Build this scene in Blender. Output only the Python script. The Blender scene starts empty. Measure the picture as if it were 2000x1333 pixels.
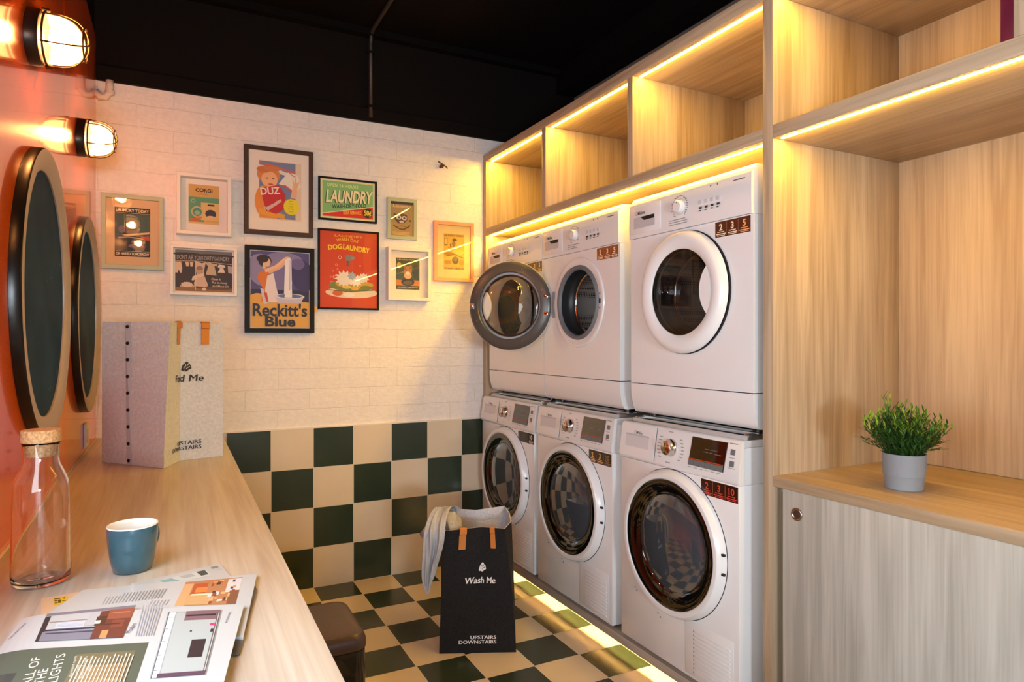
import bpy, bmesh, math, random
from mathutils import Vector, Matrix
from math import pi, sin, cos, radians, sqrt
random.seed(7)
S = bpy.context.scene
COL = S.collection

# ------------------------------------------------------------------ camera, world, light, exposure
cam_d = bpy.data.cameras.new('camera'); cam = bpy.data.objects.new('camera', cam_d); COL.objects.link(cam)
cam.location = (0, 0, 1.233); cam.rotation_euler = (radians(90), 0, radians(-27.02))
cam_d.sensor_width = 36; cam_d.lens = 1288.5 / 2000 * 36; cam_d.clip_start = 0.02
S.camera = cam
S.view_settings.view_transform = 'Standard'; S.view_settings.look = 'None'
S.view_settings.gamma = 1; S.view_settings.use_curve_mapping = False
S.view_settings.exposure = 0.15
W = bpy.data.worlds.new('world'); S.world = W; W.use_nodes = True
W.node_tree.nodes['Background'].inputs[0].default_value = (0.75, 0.87, 1, 1)
W.node_tree.nodes['Background'].inputs[1].default_value = 0.3

def area(name, loc, rot, sx, sy, power, col, spread=180):
    d = bpy.data.lights.new(name, 'AREA'); d.shape = 'RECTANGLE'; d.size = sx; d.size_y = sy
    d.energy = power; d.color = col; d.spread = radians(spread)
    o = bpy.data.objects.new(name, d); COL.objects.link(o); o.location = loc; o.rotation_euler = rot
    return o
# daylight entering by the shop window in the left wall beside the camera
area('daylight_side', (-0.285, -0.25, 1.275), (0, radians(-90), 0), 0.62, 3.0, 42, (0.84, 0.95, 1.0))
area('rear_fill', (0.03, -2.94, 1.14), (radians(90), 0, 0), 0.60, 0.36, 72, (0.80, 0.92, 1.0))  # added unseen fill from behind, kept low so the picture glass misses it


# ------------------------------------------------------------------ helpers
def lin(c):
    return tuple(((v/255)/12.92 if v/255 <= .04045 else ((v/255+.055)/1.055)**2.4) for v in c)
MATS = {}
def mat(name, rgb, rough=.5, metal=0, coat=0, coat_r=.05, emis=None, estr=0, bump=None, spec=.5, sheen=0):
    if name in MATS: return MATS[name]
    m = bpy.data.materials.new(name); m.use_nodes = True
    n = m.node_tree.nodes; b = n['Principled BSDF']
    b.inputs['Base Color'].default_value = (*lin(rgb), 1); b.inputs['Roughness'].default_value = rough
    b.inputs['Metallic'].default_value = metal; b.inputs['Coat Weight'].default_value = coat; b.inputs['Coat Roughness'].default_value = coat_r
    b.inputs['Specular IOR Level'].default_value = spec; b.inputs['Sheen Weight'].default_value = sheen
    if emis:
        b.inputs['Emission Color'].default_value = (*emis, 1); b.inputs['Emission Strength'].default_value = estr
    if bump:
        L = m.node_tree.links; t = n.new('ShaderNodeTexCoord'); x = n.new('ShaderNodeTexNoise'); x.inputs['Scale'].default_value = bump[0]
        x.inputs['Detail'].default_value = 6
        p = n.new('ShaderNodeBump'); p.inputs['Strength'].default_value = bump[1]; p.inputs['Distance'].default_value = bump[2]
        L.new(t.outputs['Object'], x.inputs['Vector']); L.new(x.outputs['Fac'], p.inputs['Height']); L.new(p.outputs['Normal'], b.inputs['Normal'])
    MATS[name] = m
    return m
def noisy(name, c1, c2, scale, rough=.8, bump=.3, dist=.001, detail=8, sheen=0, stretch=(1, 1, 1)):
    m = mat(name, c1, rough, sheen=sheen); n = m.node_tree.nodes; L = m.node_tree.links; b = n['Principled BSDF']
    t = n.new('ShaderNodeTexCoord'); mp = n.new('ShaderNodeMapping'); mp.inputs['Scale'].default_value = stretch
    x = n.new('ShaderNodeTexNoise'); x.inputs['Scale'].default_value = scale; x.inputs['Detail'].default_value = detail
    r = n.new('ShaderNodeValToRGB'); r.color_ramp.elements[0].position = .35; r.color_ramp.elements[1].position = .65
    r.color_ramp.elements[0].color = (*lin(c1), 1); r.color_ramp.elements[1].color = (*lin(c2), 1)
    p = n.new('ShaderNodeBump'); p.inputs['Strength'].default_value = bump; p.inputs['Distance'].default_value = dist
    L.new(t.outputs['Object'], mp.inputs[0]); L.new(mp.outputs[0], x.inputs['Vector']); L.new(x.outputs['Fac'], r.inputs[0]); L.new(r.outputs[0], b.inputs['Base Color'])
    L.new(x.outputs['Fac'], p.inputs['Height']); L.new(p.outputs[0], b.inputs['Normal'])
    return m
def wood(name, axis, light=(192, 173, 146), dark=(158, 138, 112), rough=.42, seed=0.0):
    m = mat(name, light, rough, spec=.35); n = m.node_tree.nodes; L = m.node_tree.links; b = n['Principled BSDF']
    t = n.new('ShaderNodeTexCoord')
    def nz(sc, al, detail, dist=0, off=0):
        mp = n.new('ShaderNodeMapping'); v = [sc]*3; v['xyz'.index(axis)] = al; mp.inputs['Scale'].default_value = v
        mp.inputs['Location'].default_value = (off+seed, off*.7+seed, off*.3)
        x = n.new('ShaderNodeTexNoise'); x.inputs['Scale'].default_value = 1; x.inputs['Detail'].default_value = detail; x.inputs['Distortion'].default_value = dist
        L.new(t.outputs['Object'], mp.inputs[0]); L.new(mp.outputs[0], x.inputs['Vector']); return x.outputs['Fac']
    a = nz(14, .9, 3, .6); c = nz(140, 3.0, 4, .3, 5); d = nz(45, 1.6, 4, 1.4, 9)
    def mm(op, p, q):
        k = n.new('ShaderNodeMath'); k.operation = op
        for i, v in enumerate((p, q)):
            if isinstance(v, (int, float)): k.inputs[i].default_value = v
            else: L.new(v, k.inputs[i])
        return k.outputs[0]
    s = mm('ADD', mm('ADD', mm('MULTIPLY', a, .55), mm('MULTIPLY', c, .22)), mm('MULTIPLY', d, .43))
    r = n.new('ShaderNodeValToRGB'); e = r.color_ramp.elements
    e[0].position = .46; e[1].position = .71; e[0].color = (*lin(dark), 1); e[1].color = (*lin(light), 1)
    L.new(s, r.inputs[0]); L.new(r.outputs[0], b.inputs['Base Color'])
    p = n.new('ShaderNodeBump'); p.inputs['Strength'].default_value = .12; p.inputs['Distance'].default_value = .0006
    L.new(s, p.inputs['Height']); L.new(p.outputs[0], b.inputs['Normal'])
    return m
def glassy(name, tint=(1, 1, 1), ior=1.5, boost=1.0, rough=0.0):
    """thin clear pane: transparent with a fresnel gloss"""
    m = bpy.data.materials.new(name); m.use_nodes = True; n = m.node_tree.nodes; L = m.node_tree.links
    n.remove(n['Principled BSDF']); o = n['Material Output']
    tr = n.new('ShaderNodeBsdfTransparent'); tr.inputs[0].default_value = (*tint, 1)
    gl = n.new('ShaderNodeBsdfGlossy'); gl.inputs['Roughness'].default_value = rough
    lw = n.new('ShaderNodeLayerWeight'); lw.inputs[0].default_value = .5
    pw = n.new('ShaderNodeMath'); pw.operation = 'POWER'; pw.inputs[1].default_value = 5
    mu = n.new('ShaderNodeMath'); mu.operation = 'MULTIPLY_ADD'; mu.inputs[1].default_value = .96; mu.inputs[2].default_value = .04*boost; mu.use_clamp = True
    mx = n.new('ShaderNodeMixShader')
    L.new(lw.outputs['Facing'], pw.inputs[0]); L.new(pw.outputs[0], mu.inputs[0]); L.new(mu.outputs[0], mx.inputs[0]); L.new(tr.outputs[0], mx.inputs[1]); L.new(gl.outputs[0], mx.inputs[2]); L.new(mx.outputs[0], o.inputs[0])
    MATS[name] = m
    return m

def tag(o, label=None, cat=None, group=None, kind=None):
    if label: o['label'] = label
    if cat: o['category'] = cat
    if group: o['group'] = group
    if kind: o['kind'] = kind
    return o
def thing(name, label, cat, loc=(0, 0, 0), rz=0, group=None):
    o = bpy.data.objects.new(name, None); COL.objects.link(o); o.location = loc; o.rotation_euler = (0, 0, rz); o.empty_display_size = .05
    return tag(o, label, cat, group)
def obj(name, bm, m, parent=None, smooth=None, loc=None):
    me = bpy.data.meshes.new(name); bmesh.ops.recalc_face_normals(bm, faces=bm.faces); bm.to_mesh(me); bm.free()
    for x in (m if isinstance(m, (list, tuple)) else [m]): me.materials.append(x)
    o = bpy.data.objects.new(name, me); COL.objects.link(o)
    if parent: o.parent = parent
    if loc: o.location = loc
    if smooth:
        for p in me.polygons: p.use_smooth = True
        if smooth is not True: me.set_sharp_from_angle(angle=radians(smooth))
    return o
def NB(): return bmesh.new()
def box(bm, x0, x1, y0, y1, z0, z1, bev=0, seg=2, mi=0, mtx=None):
    vs = [bm.verts.new(v) for v in ((x0,y0,z0),(x1,y0,z0),(x1,y1,z0),(x0,y1,z0),(x0,y0,z1),(x1,y0,z1),(x1,y1,z1),(x0,y1,z1))]
    fs = [bm.faces.new([vs[i] for i in f]) for f in ((0,3,2,1),(4,5,6,7),(0,1,5,4),(1,2,6,5),(2,3,7,6),(3,0,4,7))]
    for f in fs: f.material_index = mi
    g = list(vs)
    if bev:
        ed = set(e for f in fs for e in f.edges)
        r = bmesh.ops.bevel(bm, geom=list(ed), offset=bev, segments=seg, affect='EDGES', profile=.5)
        g = list({v for f in r['faces'] for v in f.verts} | {v for v in vs if v.is_valid})
        for f in r['faces']: f.material_index = mi
    if mtx: bmesh.ops.transform(bm, matrix=mtx, verts=[v for v in g if v.is_valid])
    return bm
def bxo(name, m, parent, x0, x1, y0, y1, z0, z1, bev=0, smooth=None):
    return obj(name, box(NB(), x0, x1, y0, y1, z0, z1, bev), m, parent, smooth or (40 if bev else None))
def prism(bm, pts, ax, a0, a1, mi=0, mtx=None):
    """closed 2D outline swept along ax: 'x' -> pts are (y,z); 'y' -> (x,z); 'z' -> (x,y)"""
    def P(p, a): return {'x': (a, p[0], p[1]), 'y': (p[0], a, p[1]), 'z': (p[0], p[1], a)}[ax]
    A = [bm.verts.new(P(p, a0)) for p in pts]; B = [bm.verts.new(P(p, a1)) for p in pts]
    n = len(pts); fs = [bm.faces.new(A), bm.faces.new(B[::-1])]
    for i in range(n): fs.append(bm.faces.new((A[i], A[(i+1) % n], B[(i+1) % n], B[i])))
    for f in fs: f.material_index = mi
    if mtx: bmesh.ops.transform(bm, matrix=mtx, verts=A+B)
    return bm
def lathe(bm, prof, n=48, axis='z', c=(0, 0, 0), mi=0, closed=False, sx=1, sy=1, a0=0, a1=2*pi):
    """profile of (r, h) turned about axis"""
    full = abs(a1-a0-2*pi) < 1e-6; rings = []; N = n if full else n+1
    for r, h in prof:
        ring = []
        for i in range(N):
            a = a0+(a1-a0)*i/n; x = r*cos(a)*sx; y = r*sin(a)*sy
            p = {'z': (x, y, h), 'y': (x, h, y), 'x': (h, x, y)}[axis]
            ring.append((p[0]+c[0], p[1]+c[1], p[2]+c[2]))
        if r < 1e-6: v = bm.verts.new(ring[0]); rings.append([v]*N)
        else: rings.append([bm.verts.new(p) for p in ring])
    if closed: rings.append(rings[0])
    for A, B in zip(rings[:-1], rings[1:]):
        for i in range(n):
            j = (i+1) % n if full else i+1
            vs = []
            for v in (A[i], A[j], B[j], B[i]):
                if v not in vs: vs.append(v)
            if len(vs) > 2:
                try: bm.faces.new(vs).material_index = mi
                except ValueError: pass
    return bm
def tube(bm, pts, r, n=8, closed=False, mi=0, caps=True):
    pts = [Vector(p) for p in pts]; N = len(pts); rings = []; up = None
    for i, p in enumerate(pts):
        a = pts[(i-1) % N] if (closed or i) else p; b = pts[(i+1) % N] if (closed or i < N-1) else p
        t = (b-a).normalized()
        if up is None: up = Vector((0, 0, 1)) if abs(t.z) < .9 else Vector((1, 0, 0))
        s = t.cross(up).normalized(); up = s.cross(t).normalized()
        rr = r[i] if isinstance(r, (list, tuple)) else r
        rings.append([bm.verts.new(p+s*cos(2*pi*k/n)*rr+up*sin(2*pi*k/n)*rr) for k in range(n)])
    pairs = list(zip(rings[:-1], rings[1:])) + ([(rings[-1], rings[0])] if closed else [])
    for A, B in pairs:
        for k in range(n): bm.faces.new((A[k], A[(k+1) % n], B[(k+1) % n], B[k])).material_index = mi
    if caps and not closed:
        bm.faces.new(rings[0]).material_index = mi; bm.faces.new(rings[-1][::-1]).material_index = mi
    return bm
def plate_hole(bm, x0, x1, z0, z1, cx, cz, R, y, n=64):
    """rectangular plate in the xz plane with a round hole"""
    inner = []; outer = []
    angs = [2*pi*i/n for i in range(n)]
    for X, Z in ((x1, z1), (x0, z1), (x0, z0), (x1, z0)):
        angs.append(math.atan2(Z-cz, X-cx) % (2*pi))
    angs = sorted(set(round(a, 6) for a in angs))
    for a in angs:
        dx, dz = cos(a), sin(a); t = 1e9
        if dx > 1e-9: t = min(t, (x1-cx)/dx)
        if dx < -1e-9: t = min(t, (x0-cx)/dx)
        if dz > 1e-9: t = min(t, (z1-cz)/dz)
        if dz < -1e-9: t = min(t, (z0-cz)/dz)
        inner.append(bm.verts.new((cx+R*dx, y, cz+R*dz))); outer.append(bm.verts.new((cx+t*dx, y, cz+t*dz)))
    k = len(angs)
    for i in range(k): bm.faces.new((inner[i], inner[(i+1) % k], outer[(i+1) % k], outer[i]))
    return bm

_tc = {}
def text_geo(s, bold=0, spacing=1.0):
    key = (s, bold, spacing)
    if key not in _tc:
        c = bpy.data.curves.new('t', 'FONT'); c.body = s; c.size = 1; c.offset = bold; c.resolution_u = 3; c.space_character = spacing
        o = bpy.data.objects.new('t', c); me = bpy.data.meshes.new_from_object(o)
        vs = [(v.co.x, v.co.y) for v in me.vertices]; fs = [tuple(p.vertices) for p in me.polygons]
        bpy.data.objects.remove(o); bpy.data.curves.remove(c); bpy.data.meshes.remove(me)
        xs = [v[0] for v in vs] or [0]; ys = [v[1] for v in vs] or [0]
        _tc[key] = (vs, fs, min(xs), max(xs), min(ys), max(ys))
    return _tc[key]
class Art:
    """flat printed artwork: coloured shapes laid in thin coats on one mesh"""
    def __init__(s, w=1, h=1, f=None, step=.00022, o0=.0002):
        s.w, s.h, s.bm, s.m, s.boxes, s.step, s.o0 = w, h, NB(), [], [], step, o0
        s.f = f or (lambda x, y, o: (x, -o, y))
    def mi(s, c):
        m = c if not isinstance(c, tuple) else mat('ink_%d_%d_%d' % c, c, .55)
        if m not in s.m: s.m.append(m)
        return s.m.index(m)
    def raw(s, vs, fs, c):
        i = s.mi(c); X = [v[0] for v in vs]; Y = [v[1] for v in vs]; bb = (min(X), max(X), min(Y), max(Y)); lay = 0
        for q, l_ in s.boxes:
            if bb[0] < q[1] and q[0] < bb[1] and bb[2] < q[3] and q[2] < bb[3]: lay = max(lay, l_+1)
        s.boxes.append((bb, lay)); o = s.o0+lay*s.step
        V = [s.bm.verts.new(s.f(x, y, o)) for x, y in vs]
        for f in fs:
            try: s.bm.faces.new([V[q] for q in f]).material_index = i
            except ValueError: pass
    def poly(s, pts, c): s.raw([(x*s.w, y*s.h) for x, y in pts], [tuple(range(len(pts)))], c)
    def rect(s, x0, y0, x1, y1, c): s.poly([(x0, y0), (x1, y0), (x1, y1), (x0, y1)], c)
    def rects(s, L, c):
        vs = []; fs = []
        for x0, y0, x1, y1 in L:
            k = len(vs); vs += [(x0*s.w, y0*s.h), (x1*s.w, y0*s.h), (x1*s.w, y1*s.h), (x0*s.w, y1*s.h)]; fs.append((k, k+1, k+2, k+3))
        s.raw(vs, fs, c)
    def ell(s, x, y, rx, ry, c, n=28, rot=0, a0=0, a1=2*pi, jag=0):
        """rx, ry in units of the width"""
        P = []
        for i in range(n):
            a = a0+(a1-a0)*i/(n if a1-a0 > 6.28 else n-1); q = 1+(jag if i % 2 else -jag)
            u, v = rx*cos(a)*q, ry*sin(a)*q
            P.append(((x+u*cos(rot)-v*sin(rot)), y+(u*sin(rot)+v*cos(rot))*s.w/s.h))
        s.poly(P, c)
    def ring(s, x, y, r0, r1, c, n=32):
        vs = []; fs = []
        for i in range(n):
            a = 2*pi*i/n
            for r in (r0, r1): vs.append((x*s.w+r*s.w*cos(a), y*s.h+r*s.w*sin(a)))
        for i in range(n): j = (i+1) % n; fs.append((2*i, 2*i+1, 2*j+1, 2*j))
        s.raw(vs, fs, c)
    def stroke(s, pts, t, c):
        P = [Vector((x*s.w, y*s.h)) for x, y in pts]; vs = []; fs = []; t *= s.w/2
        for i, p in enumerate(P):
            d = (P[min(i+1, len(P)-1)]-P[max(i-1, 0)]).normalized(); nrm = Vector((-d.y, d.x))*t
            vs += [tuple(p+nrm), tuple(p-nrm)]
        for i in range(len(P)-1): fs.append((2*i, 2*i+1, 2*i+3, 2*i+2))
        s.raw(vs, fs, c)
    def text(s, t, x, y, h, c, al='c', rot=0, shear=0, bold=0, wid=None, arc=0, sp=1.0):
        """(x,y) anchor on the baseline, h cap height in units of the height; wid = width in units of the width"""
        vs, fs, x0, x1, y0, y1 = text_geo(t, bold, sp); k = h*s.h/.69
        kx = wid*s.w/(x1-x0) if wid else k
        W_ = (x1-x0)*kx; ox = {'c': -W_/2, 'l': 0, 'r': -W_}[al]; out = []
        for a, b in vs:
            u = (a-x0)*kx+ox+shear*b*k; v = b*k
            if arc: v += arc*s.h*(1-(2*u/W_)**2)
            out.append((x*s.w+u*cos(rot)-v*sin(rot), y*s.h+u*sin(rot)+v*cos(rot)))
        s.raw(out, fs, c)
    def lines(s, x0, y0, x1, y1, n, c, fill=.45, ragged=.15):
        dy = (y1-y0)/n; s.rects([(x0, y0+i*dy, x1-(x1-x0)*random.random()*ragged, y0+i*dy+dy*fill) for i in range(n)], c)
    def splash(s, x, y, r, c, c2):
        """the little round mark of curling waves above the lettering of the bags"""
        for i, (dx, dy, q, ro) in enumerate(((-.55, -.45, .5, .6), (.1, -.6, .5, .3), (.6, -.35, .45, -.2), (-.35, .1, .5, .9), (.35, .15, .5, .2), (0, .6, .42, .8), (-.6, -.1, .3, 1.2), (.7, .1, .28, 0), (.25, .75, .25, 1.5))):
            s.ell(x+dx*r*.7, y+dy*r*.7*s.w/s.h, q*r*.75, q*r*.5, c, 14, ro+.5, jag=.12)
        for dx, dy, ro in ((-.4, -.2, .9), (.15, -.35, .4), (.5, -.1, .1), (-.1, .25, 1.1), (.3, .35, .5)):
            s.ell(x+dx*r*.7, y+dy*r*.7*s.w/s.h, .2*r, .06*r, c2, 8, ro+.5)
    def build(s, name, parent, loc=None):
        return obj(name, s.bm, s.m, parent, loc=loc)

# ------------------------------------------------------------------ materials
LEDC = (1.0, 0.55, 0.05)
white_paint = noisy('white_painted_brick', (236, 230, 224), (242, 237, 231), 60, .75, .5, .003)
def brickify(m, bw=.30, bh=.10):
    n = m.node_tree.nodes; L = m.node_tree.links; b = n['Principled BSDF']
    t = n.new('ShaderNodeTexCoord'); mp = n.new('ShaderNodeMapping'); mp.inputs['Rotation'].default_value = (radians(-90), 0, 0)
    nz = n.new('ShaderNodeTexNoise'); nz.inputs['Scale'].default_value = 9
    mxv = n.new('ShaderNodeMixRGB'); mxv.blend_type = 'ADD'; mxv.inputs[0].default_value = .012
    br = n.new('ShaderNodeTexBrick'); br.inputs['Scale'].default_value = 1; br.inputs['Brick Width'].default_value = bw; br.inputs['Row Height'].default_value = bh
    br.inputs['Mortar Size'].default_value = .0028; br.inputs['Mortar Smooth'].default_value = .7
    for k in ('Color1', 'Color2'): br.inputs[k].default_value = (1, 1, 1, 1)
    br.inputs['Mortar'].default_value = (0, 0, 0, 1)
    L.new(t.outputs['Object'], mp.inputs[0]); L.new(mp.outputs[0], mxv.inputs[1]); L.new(nz.outputs['Color'], mxv.inputs[2]); L.new(t.outputs['Object'], nz.inputs['Vector'])
    L.new(mxv.outputs[0], br.inputs['Vector'])
    rough = n.new('ShaderNodeTexNoise'); rough.inputs['Scale'].default_value = 38; rough.inputs['Detail'].default_value = 8; rough.inputs['Roughness'].default_value = .62
    st = n.new('ShaderNodeMapping'); st.inputs['Scale'].default_value = (.55, 1, 1.3); L.new(t.outputs['Object'], st.inputs[0]); L.new(st.outputs[0], rough.inputs['Vector'])
    a = n.new('ShaderNodeMath'); a.operation = 'MULTIPLY_ADD'; a.inputs[1].default_value = .9
    L.new(rough.outputs['Fac'], a.inputs[0]); 
    c = n.new('ShaderNodeMath'); c.operation = 'MULTIPLY'; c.inputs[1].default_value = .32; L.new(br.outputs['Color'], c.inputs[0]); L.new(c.outputs[0], a.inputs[2])
    p = n.new('ShaderNodeBump'); p.inputs['Strength'].default_value = .8; p.inputs['Distance'].default_value = .006
    L.new(a.outputs[0], p.inputs['Height']); L.new(p.outputs[0], b.inputs['Normal'])
brickify(white_paint)

def checker(name, ax, ox, oy, par, rough=.22):
    """square tiles of 0.2 m: (u,v) = (x,y) or (x,z); dark where the sum of the cell indices has parity par"""
    m = mat(name, (0, 0, 0), rough, spec=.5); n = m.node_tree.nodes; L = m.node_tree.links; b = n['Principled BSDF']
    t = n.new('ShaderNodeTexCoord'); sp = n.new('ShaderNodeSeparateXYZ'); L.new(t.outputs['Object'], sp.inputs[0])
    def mt(op, *a):
        k = n.new('ShaderNodeMath'); k.operation = op
        for i, v in enumerate(a):
            if isinstance(v, (int, float)): k.inputs[i].default_value = v
            else: L.new(v, k.inputs[i])
        return k.outputs[0]
    u = mt('DIVIDE', mt('SUBTRACT', sp.outputs['X'], ox), .2); v = mt('DIVIDE', mt('SUBTRACT', sp.outputs['Y' if ax == 'y' else 'Z'], oy), .2)
    par_ = mt('FLOORED_MODULO', mt('ADD', mt('ADD', mt('FLOOR', u), mt('FLOOR', v)), par), 2.0)
    def edge(q): f = mt('FRACT', q); return mt('MINIMUM', f, mt('SUBTRACT', 1.0, f))
    g = mt('LESS_THAN', mt('MINIMUM', edge(u), edge(v)), .0085)
    nz = n.new('ShaderNodeTexNoise'); nz.inputs['Scale'].default_value = 6; nz.inputs['Detail'].default_value = 5; L.new(t.outputs['Object'], nz.inputs['Vector'])
    def mix(f, c1, c2):
        k = n.new('ShaderNodeMixRGB')
        for i, v in enumerate((f, c1, c2)):
            if isinstance(v, tuple): k.inputs[i].default_value = (*lin(v), 1)
            else: L.new(v, k.inputs[i])
        return k.outputs[0]
    cream = mix(nz.outputs['Fac'], (226, 213, 190), (217, 202, 177)); dark = mix(nz.outputs['Fac'], (42, 54, 42), (54, 66, 52))
    c = mix(par_, dark, cream); c = mix(g, c, (214, 200, 174))
    L.new(c, b.inputs['Base Color'])
    r = mt('MULTIPLY_ADD', g, .4, rough); L.new(r, b.inputs['Roughness'])
    p = n.new('ShaderNodeBump'); p.inputs['Strength'].default_value = .4; p.inputs['Distance'].default_value = .001; p.invert = True
    L.new(g, p.inputs['Height']); L.new(p.outputs[0], b.inputs['Normal'])
    return m
floor_m = checker('checkered_floor_tiles', 'y', .8126, 3.39, 0.0, .24)
tile_m = checker('checkered_wall_tiles', 'z', .8126, 0.0, 0.0, .2)
# floor: first row toward the camera has index -1, cell (0,-1) cream -> odd = cream ; wall: (0,0) dark -> even = dark
black_paint = mat('black_ceiling_paint', (10, 8, 7), .8, spec=.1)
black_wall = mat('black_wall_paint', (15, 10, 8), .8, spec=.15, bump=(30, .2, .002))
orange = mat('orange_lacquered_panel', (230, 94, 6), .16, coat=.55, coat_r=.04)
orange_dark = mat('panel_joint', (90, 25, 10), .6)
wz = wood('oak_laminate_upright', 'z'); wy = wood('oak_laminate_long', 'y', seed=3.1); wx = wood('oak_laminate_deep', 'x', seed=1.7)
wd = wood('oak_laminate_door', 'z', (196, 196, 188), (166, 165, 156), seed=7.7)  # greyer copy of the oak, cool daylight worked into its colour
wt = wood('whitewashed_oak_worktop', 'y', (212, 206, 198), (184, 170, 157), .3, seed=5.0)
white = mat('white_enamel', (232, 233, 235), .22, coat=.3)
white_pl = mat('white_plastic', (234, 235, 237), .28, coat=.2)
side_w = mat('white_enamel_side', (216, 214, 212), .35)
chrome = mat('chrome', (225, 225, 228), .12, 1)
steel = mat('brushed_steel', (185, 188, 190), .3, 1)
dark_gap = mat('dark_gap', (18, 18, 20), .6)
grey_rub = mat('grey_rubber', (112, 116, 122), .5)
dark_rub = mat('dark_rubber', (38, 39, 42), .45)
grey_ring = mat('warm_grey_plastic', (82, 80, 77), .25)
black_gloss = mat('black_gloss', (7, 7, 8), .04, coat=1, coat_r=.01, spec=.6)
lens_m = mat('smoked_door_glass', (66, 72, 80), .03, coat=1, coat_r=.0, spec=.8)
black_pl = mat('black_plastic', (20, 20, 21), .35)
led_m = mat('led_strip', (255, 240, 200), .5, emis=LEDC, estr=215)
led_f = mat('led_strip_floor', (255, 240, 200), .5, emis=(1, .62, .18), estr=260)
pane = glassy('clear_pane'); smoked = glassy('smoked_pane', (.42, .43, .45), 1.5, 1.3)
bowl = glassy('clear_bowl_glass', (.93, .94, .94), 1.5, 1.4)

# ------------------------------------------------------------------ the room
CX0, CX1 = 1.5455, 2.13        # front and back of the cabinet wall
YB, XL, ZC = 3.39, -0.31, 2.84
def struct(name, bm, m, smooth=None):
    return tag(obj(name, bm, m, smooth=smooth), kind='structure')
struct('floor', box(NB(), XL, 2.16, -3.0, YB, -.05, 0), floor_m)
struct('ceiling', box(NB(), XL-.02, 2.18, -3.02, YB+.02, ZC, ZC+.05), black_paint)
bm = NB(); box(bm, XL-.06, 2.16, YB, YB+.1, 0, 2.372)
struct('wall_back', bm, white_paint)
bm = NB(); box(bm, XL-.06, 2.16, YB, YB+.1, 2.437, ZC); struct('wall_back_upper', bm, black_wall)
bm = NB(); box(bm, XL+.001, 2.16, YB-.018, YB+.1, 2.372, 2.437, .002); struct('trim_1', bm, black_wall)
bm = NB(); box(bm, .2126, 1.5455, YB-.008, YB, 0, .797); box(bm, .2126, 1.5455, YB-.009, YB, .797, .8035, mi=1)
struct('wall_back_tiles', bm, [tile_m, mat('tile_edge_trim', (230, 222, 208), .5)])
# orange side wall in lacquered panels, window opening beside the camera
bm = NB()
for y0, y1 in ((1.32, 1.51), (1.513, 2.4665), (2.4695, YB)): box(bm, XL-.02, XL, y0, y1, 0, 2.56)
for z0, z1 in ((0, .95), (1.6, 2.56)): box(bm, XL-.02, XL, -1.8, 1.317, z0, z1)
box(bm, XL-.02, XL, -3, -1.8, 0, 2.56); box(bm, XL-.03, XL-.02, -3, YB, 0, .9, mi=1); box(bm, XL-.03, XL-.02, 1.32, YB, .9, 2.56, mi=1)
struct('wall_left', bm, [orange, orange_dark])
bm = NB(); box(bm, XL-.03, XL-.006, -3, YB, 2.56, ZC); struct('wall_left_upper', bm, black_wall)
bm = NB(); box(bm, 2.15, 2.18, -3, YB, 0, ZC); struct('wall_right', bm, mat('grey_wall_paint', (120, 112, 104), .8))
bm = NB(); box(bm, XL, -.28, -3.05, -3, 0, ZC); box(bm, .34, 2.16, -3.05, -3, 0, ZC); box(bm, -.28, .34, -3.05, -3, 0, .95); box(bm, -.28, .34, -3.05, -3, 1.33, ZC)
struct('wall_front', bm, mat('shop_wall_paint', (150, 140, 130), .8))
def window(name, horizontal, a0, a1, z0, z1, at):
    bm = NB(); t = .05
    def b(p0, p1, q0, q1):
        if horizontal: box(bm, p0, p1, at-.03, at+.02, q0, q1)
        else: box(bm, at-.03, at-.001, p0, p1, q0, q1)
    b(a0, a1, z0, z0+t); b(a0, a1, z1-t, z1); b(a0, a0+t, z0+t, z1-t); b(a1-t, a1, z0+t, z1-t); b((a0+a1)/2-.02, (a0+a1)/2+.02, z0+t, z1-t)
    o = struct(name, bm, mat('window_frame_paint', (60, 58, 56), .5)); return o
window('window_1', False, -1.8, 1.317, .95, 1.6, XL)
window('rear_fill_window', True, -.28, .34, .95, 1.33, -3.0)  # made-up opening for the rear fill, unseen behind the camera
# ceiling beams of the black soffit
bm = NB(); box(bm, 2.02, 2.14, .2, YB-.02, 2.70, ZC-.001); struct('trim_2', bm, black_paint)
bm = NB(); box(bm, XL, 2.14, YB-.05, YB-.001, ZC-.035, ZC-.001); struct('trim_3', bm, black_paint)
bm = NB(); box(bm, XL, 2.0, 2.1, 2.16, ZC-.05, ZC-.001); struct('trim_4', bm, black_paint)
c = thing('conduit', 'thin black electrical conduit running down the black wall from the ceiling', 'pipe', (.899, YB-.02, 2.39))
bm = NB(); tube(bm, [(0, 0, .0), (0, 0, .38), (0, -.01, .42), (0, -.045, .435), (0, -.3, .438), (0, -1.6, .438)], .0105, 10); obj('pipe', bm, mat('conduit_paint', (52, 44, 40), .45), c, True)
for zz in (.05, .33):
    bm = NB(); box(bm, -.022, .022, -.013, .019, zz, zz+.012, .002); obj('clip', bm, black_wall, c)
# pipe stub in the top left corner of the brick wall
p = thing('pipe_elbow', 'short white painted pipe elbow in the top left corner of the brick wall', 'pipe', (-.272, YB-.03, 2.315))
bm = NB(); tube(bm, [(-.038, 0, .0), (-.02, 0, -.022), (0, 0, -.02), (.014, 0, .0), (.016, 0, .03), (.016, 0, .055)], .015, 12); obj('pipe', bm, mat('white_pipe_paint', (226, 214, 202), .5), p, True)
bm = NB(); lathe(bm, [(0, 0), (.019, 0), (.019, .012), (0, .012)], 20, 'z', (.016, 0, -.004)); obj('collar', bm, MATS['white_pipe_paint'], p, 40)
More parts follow.
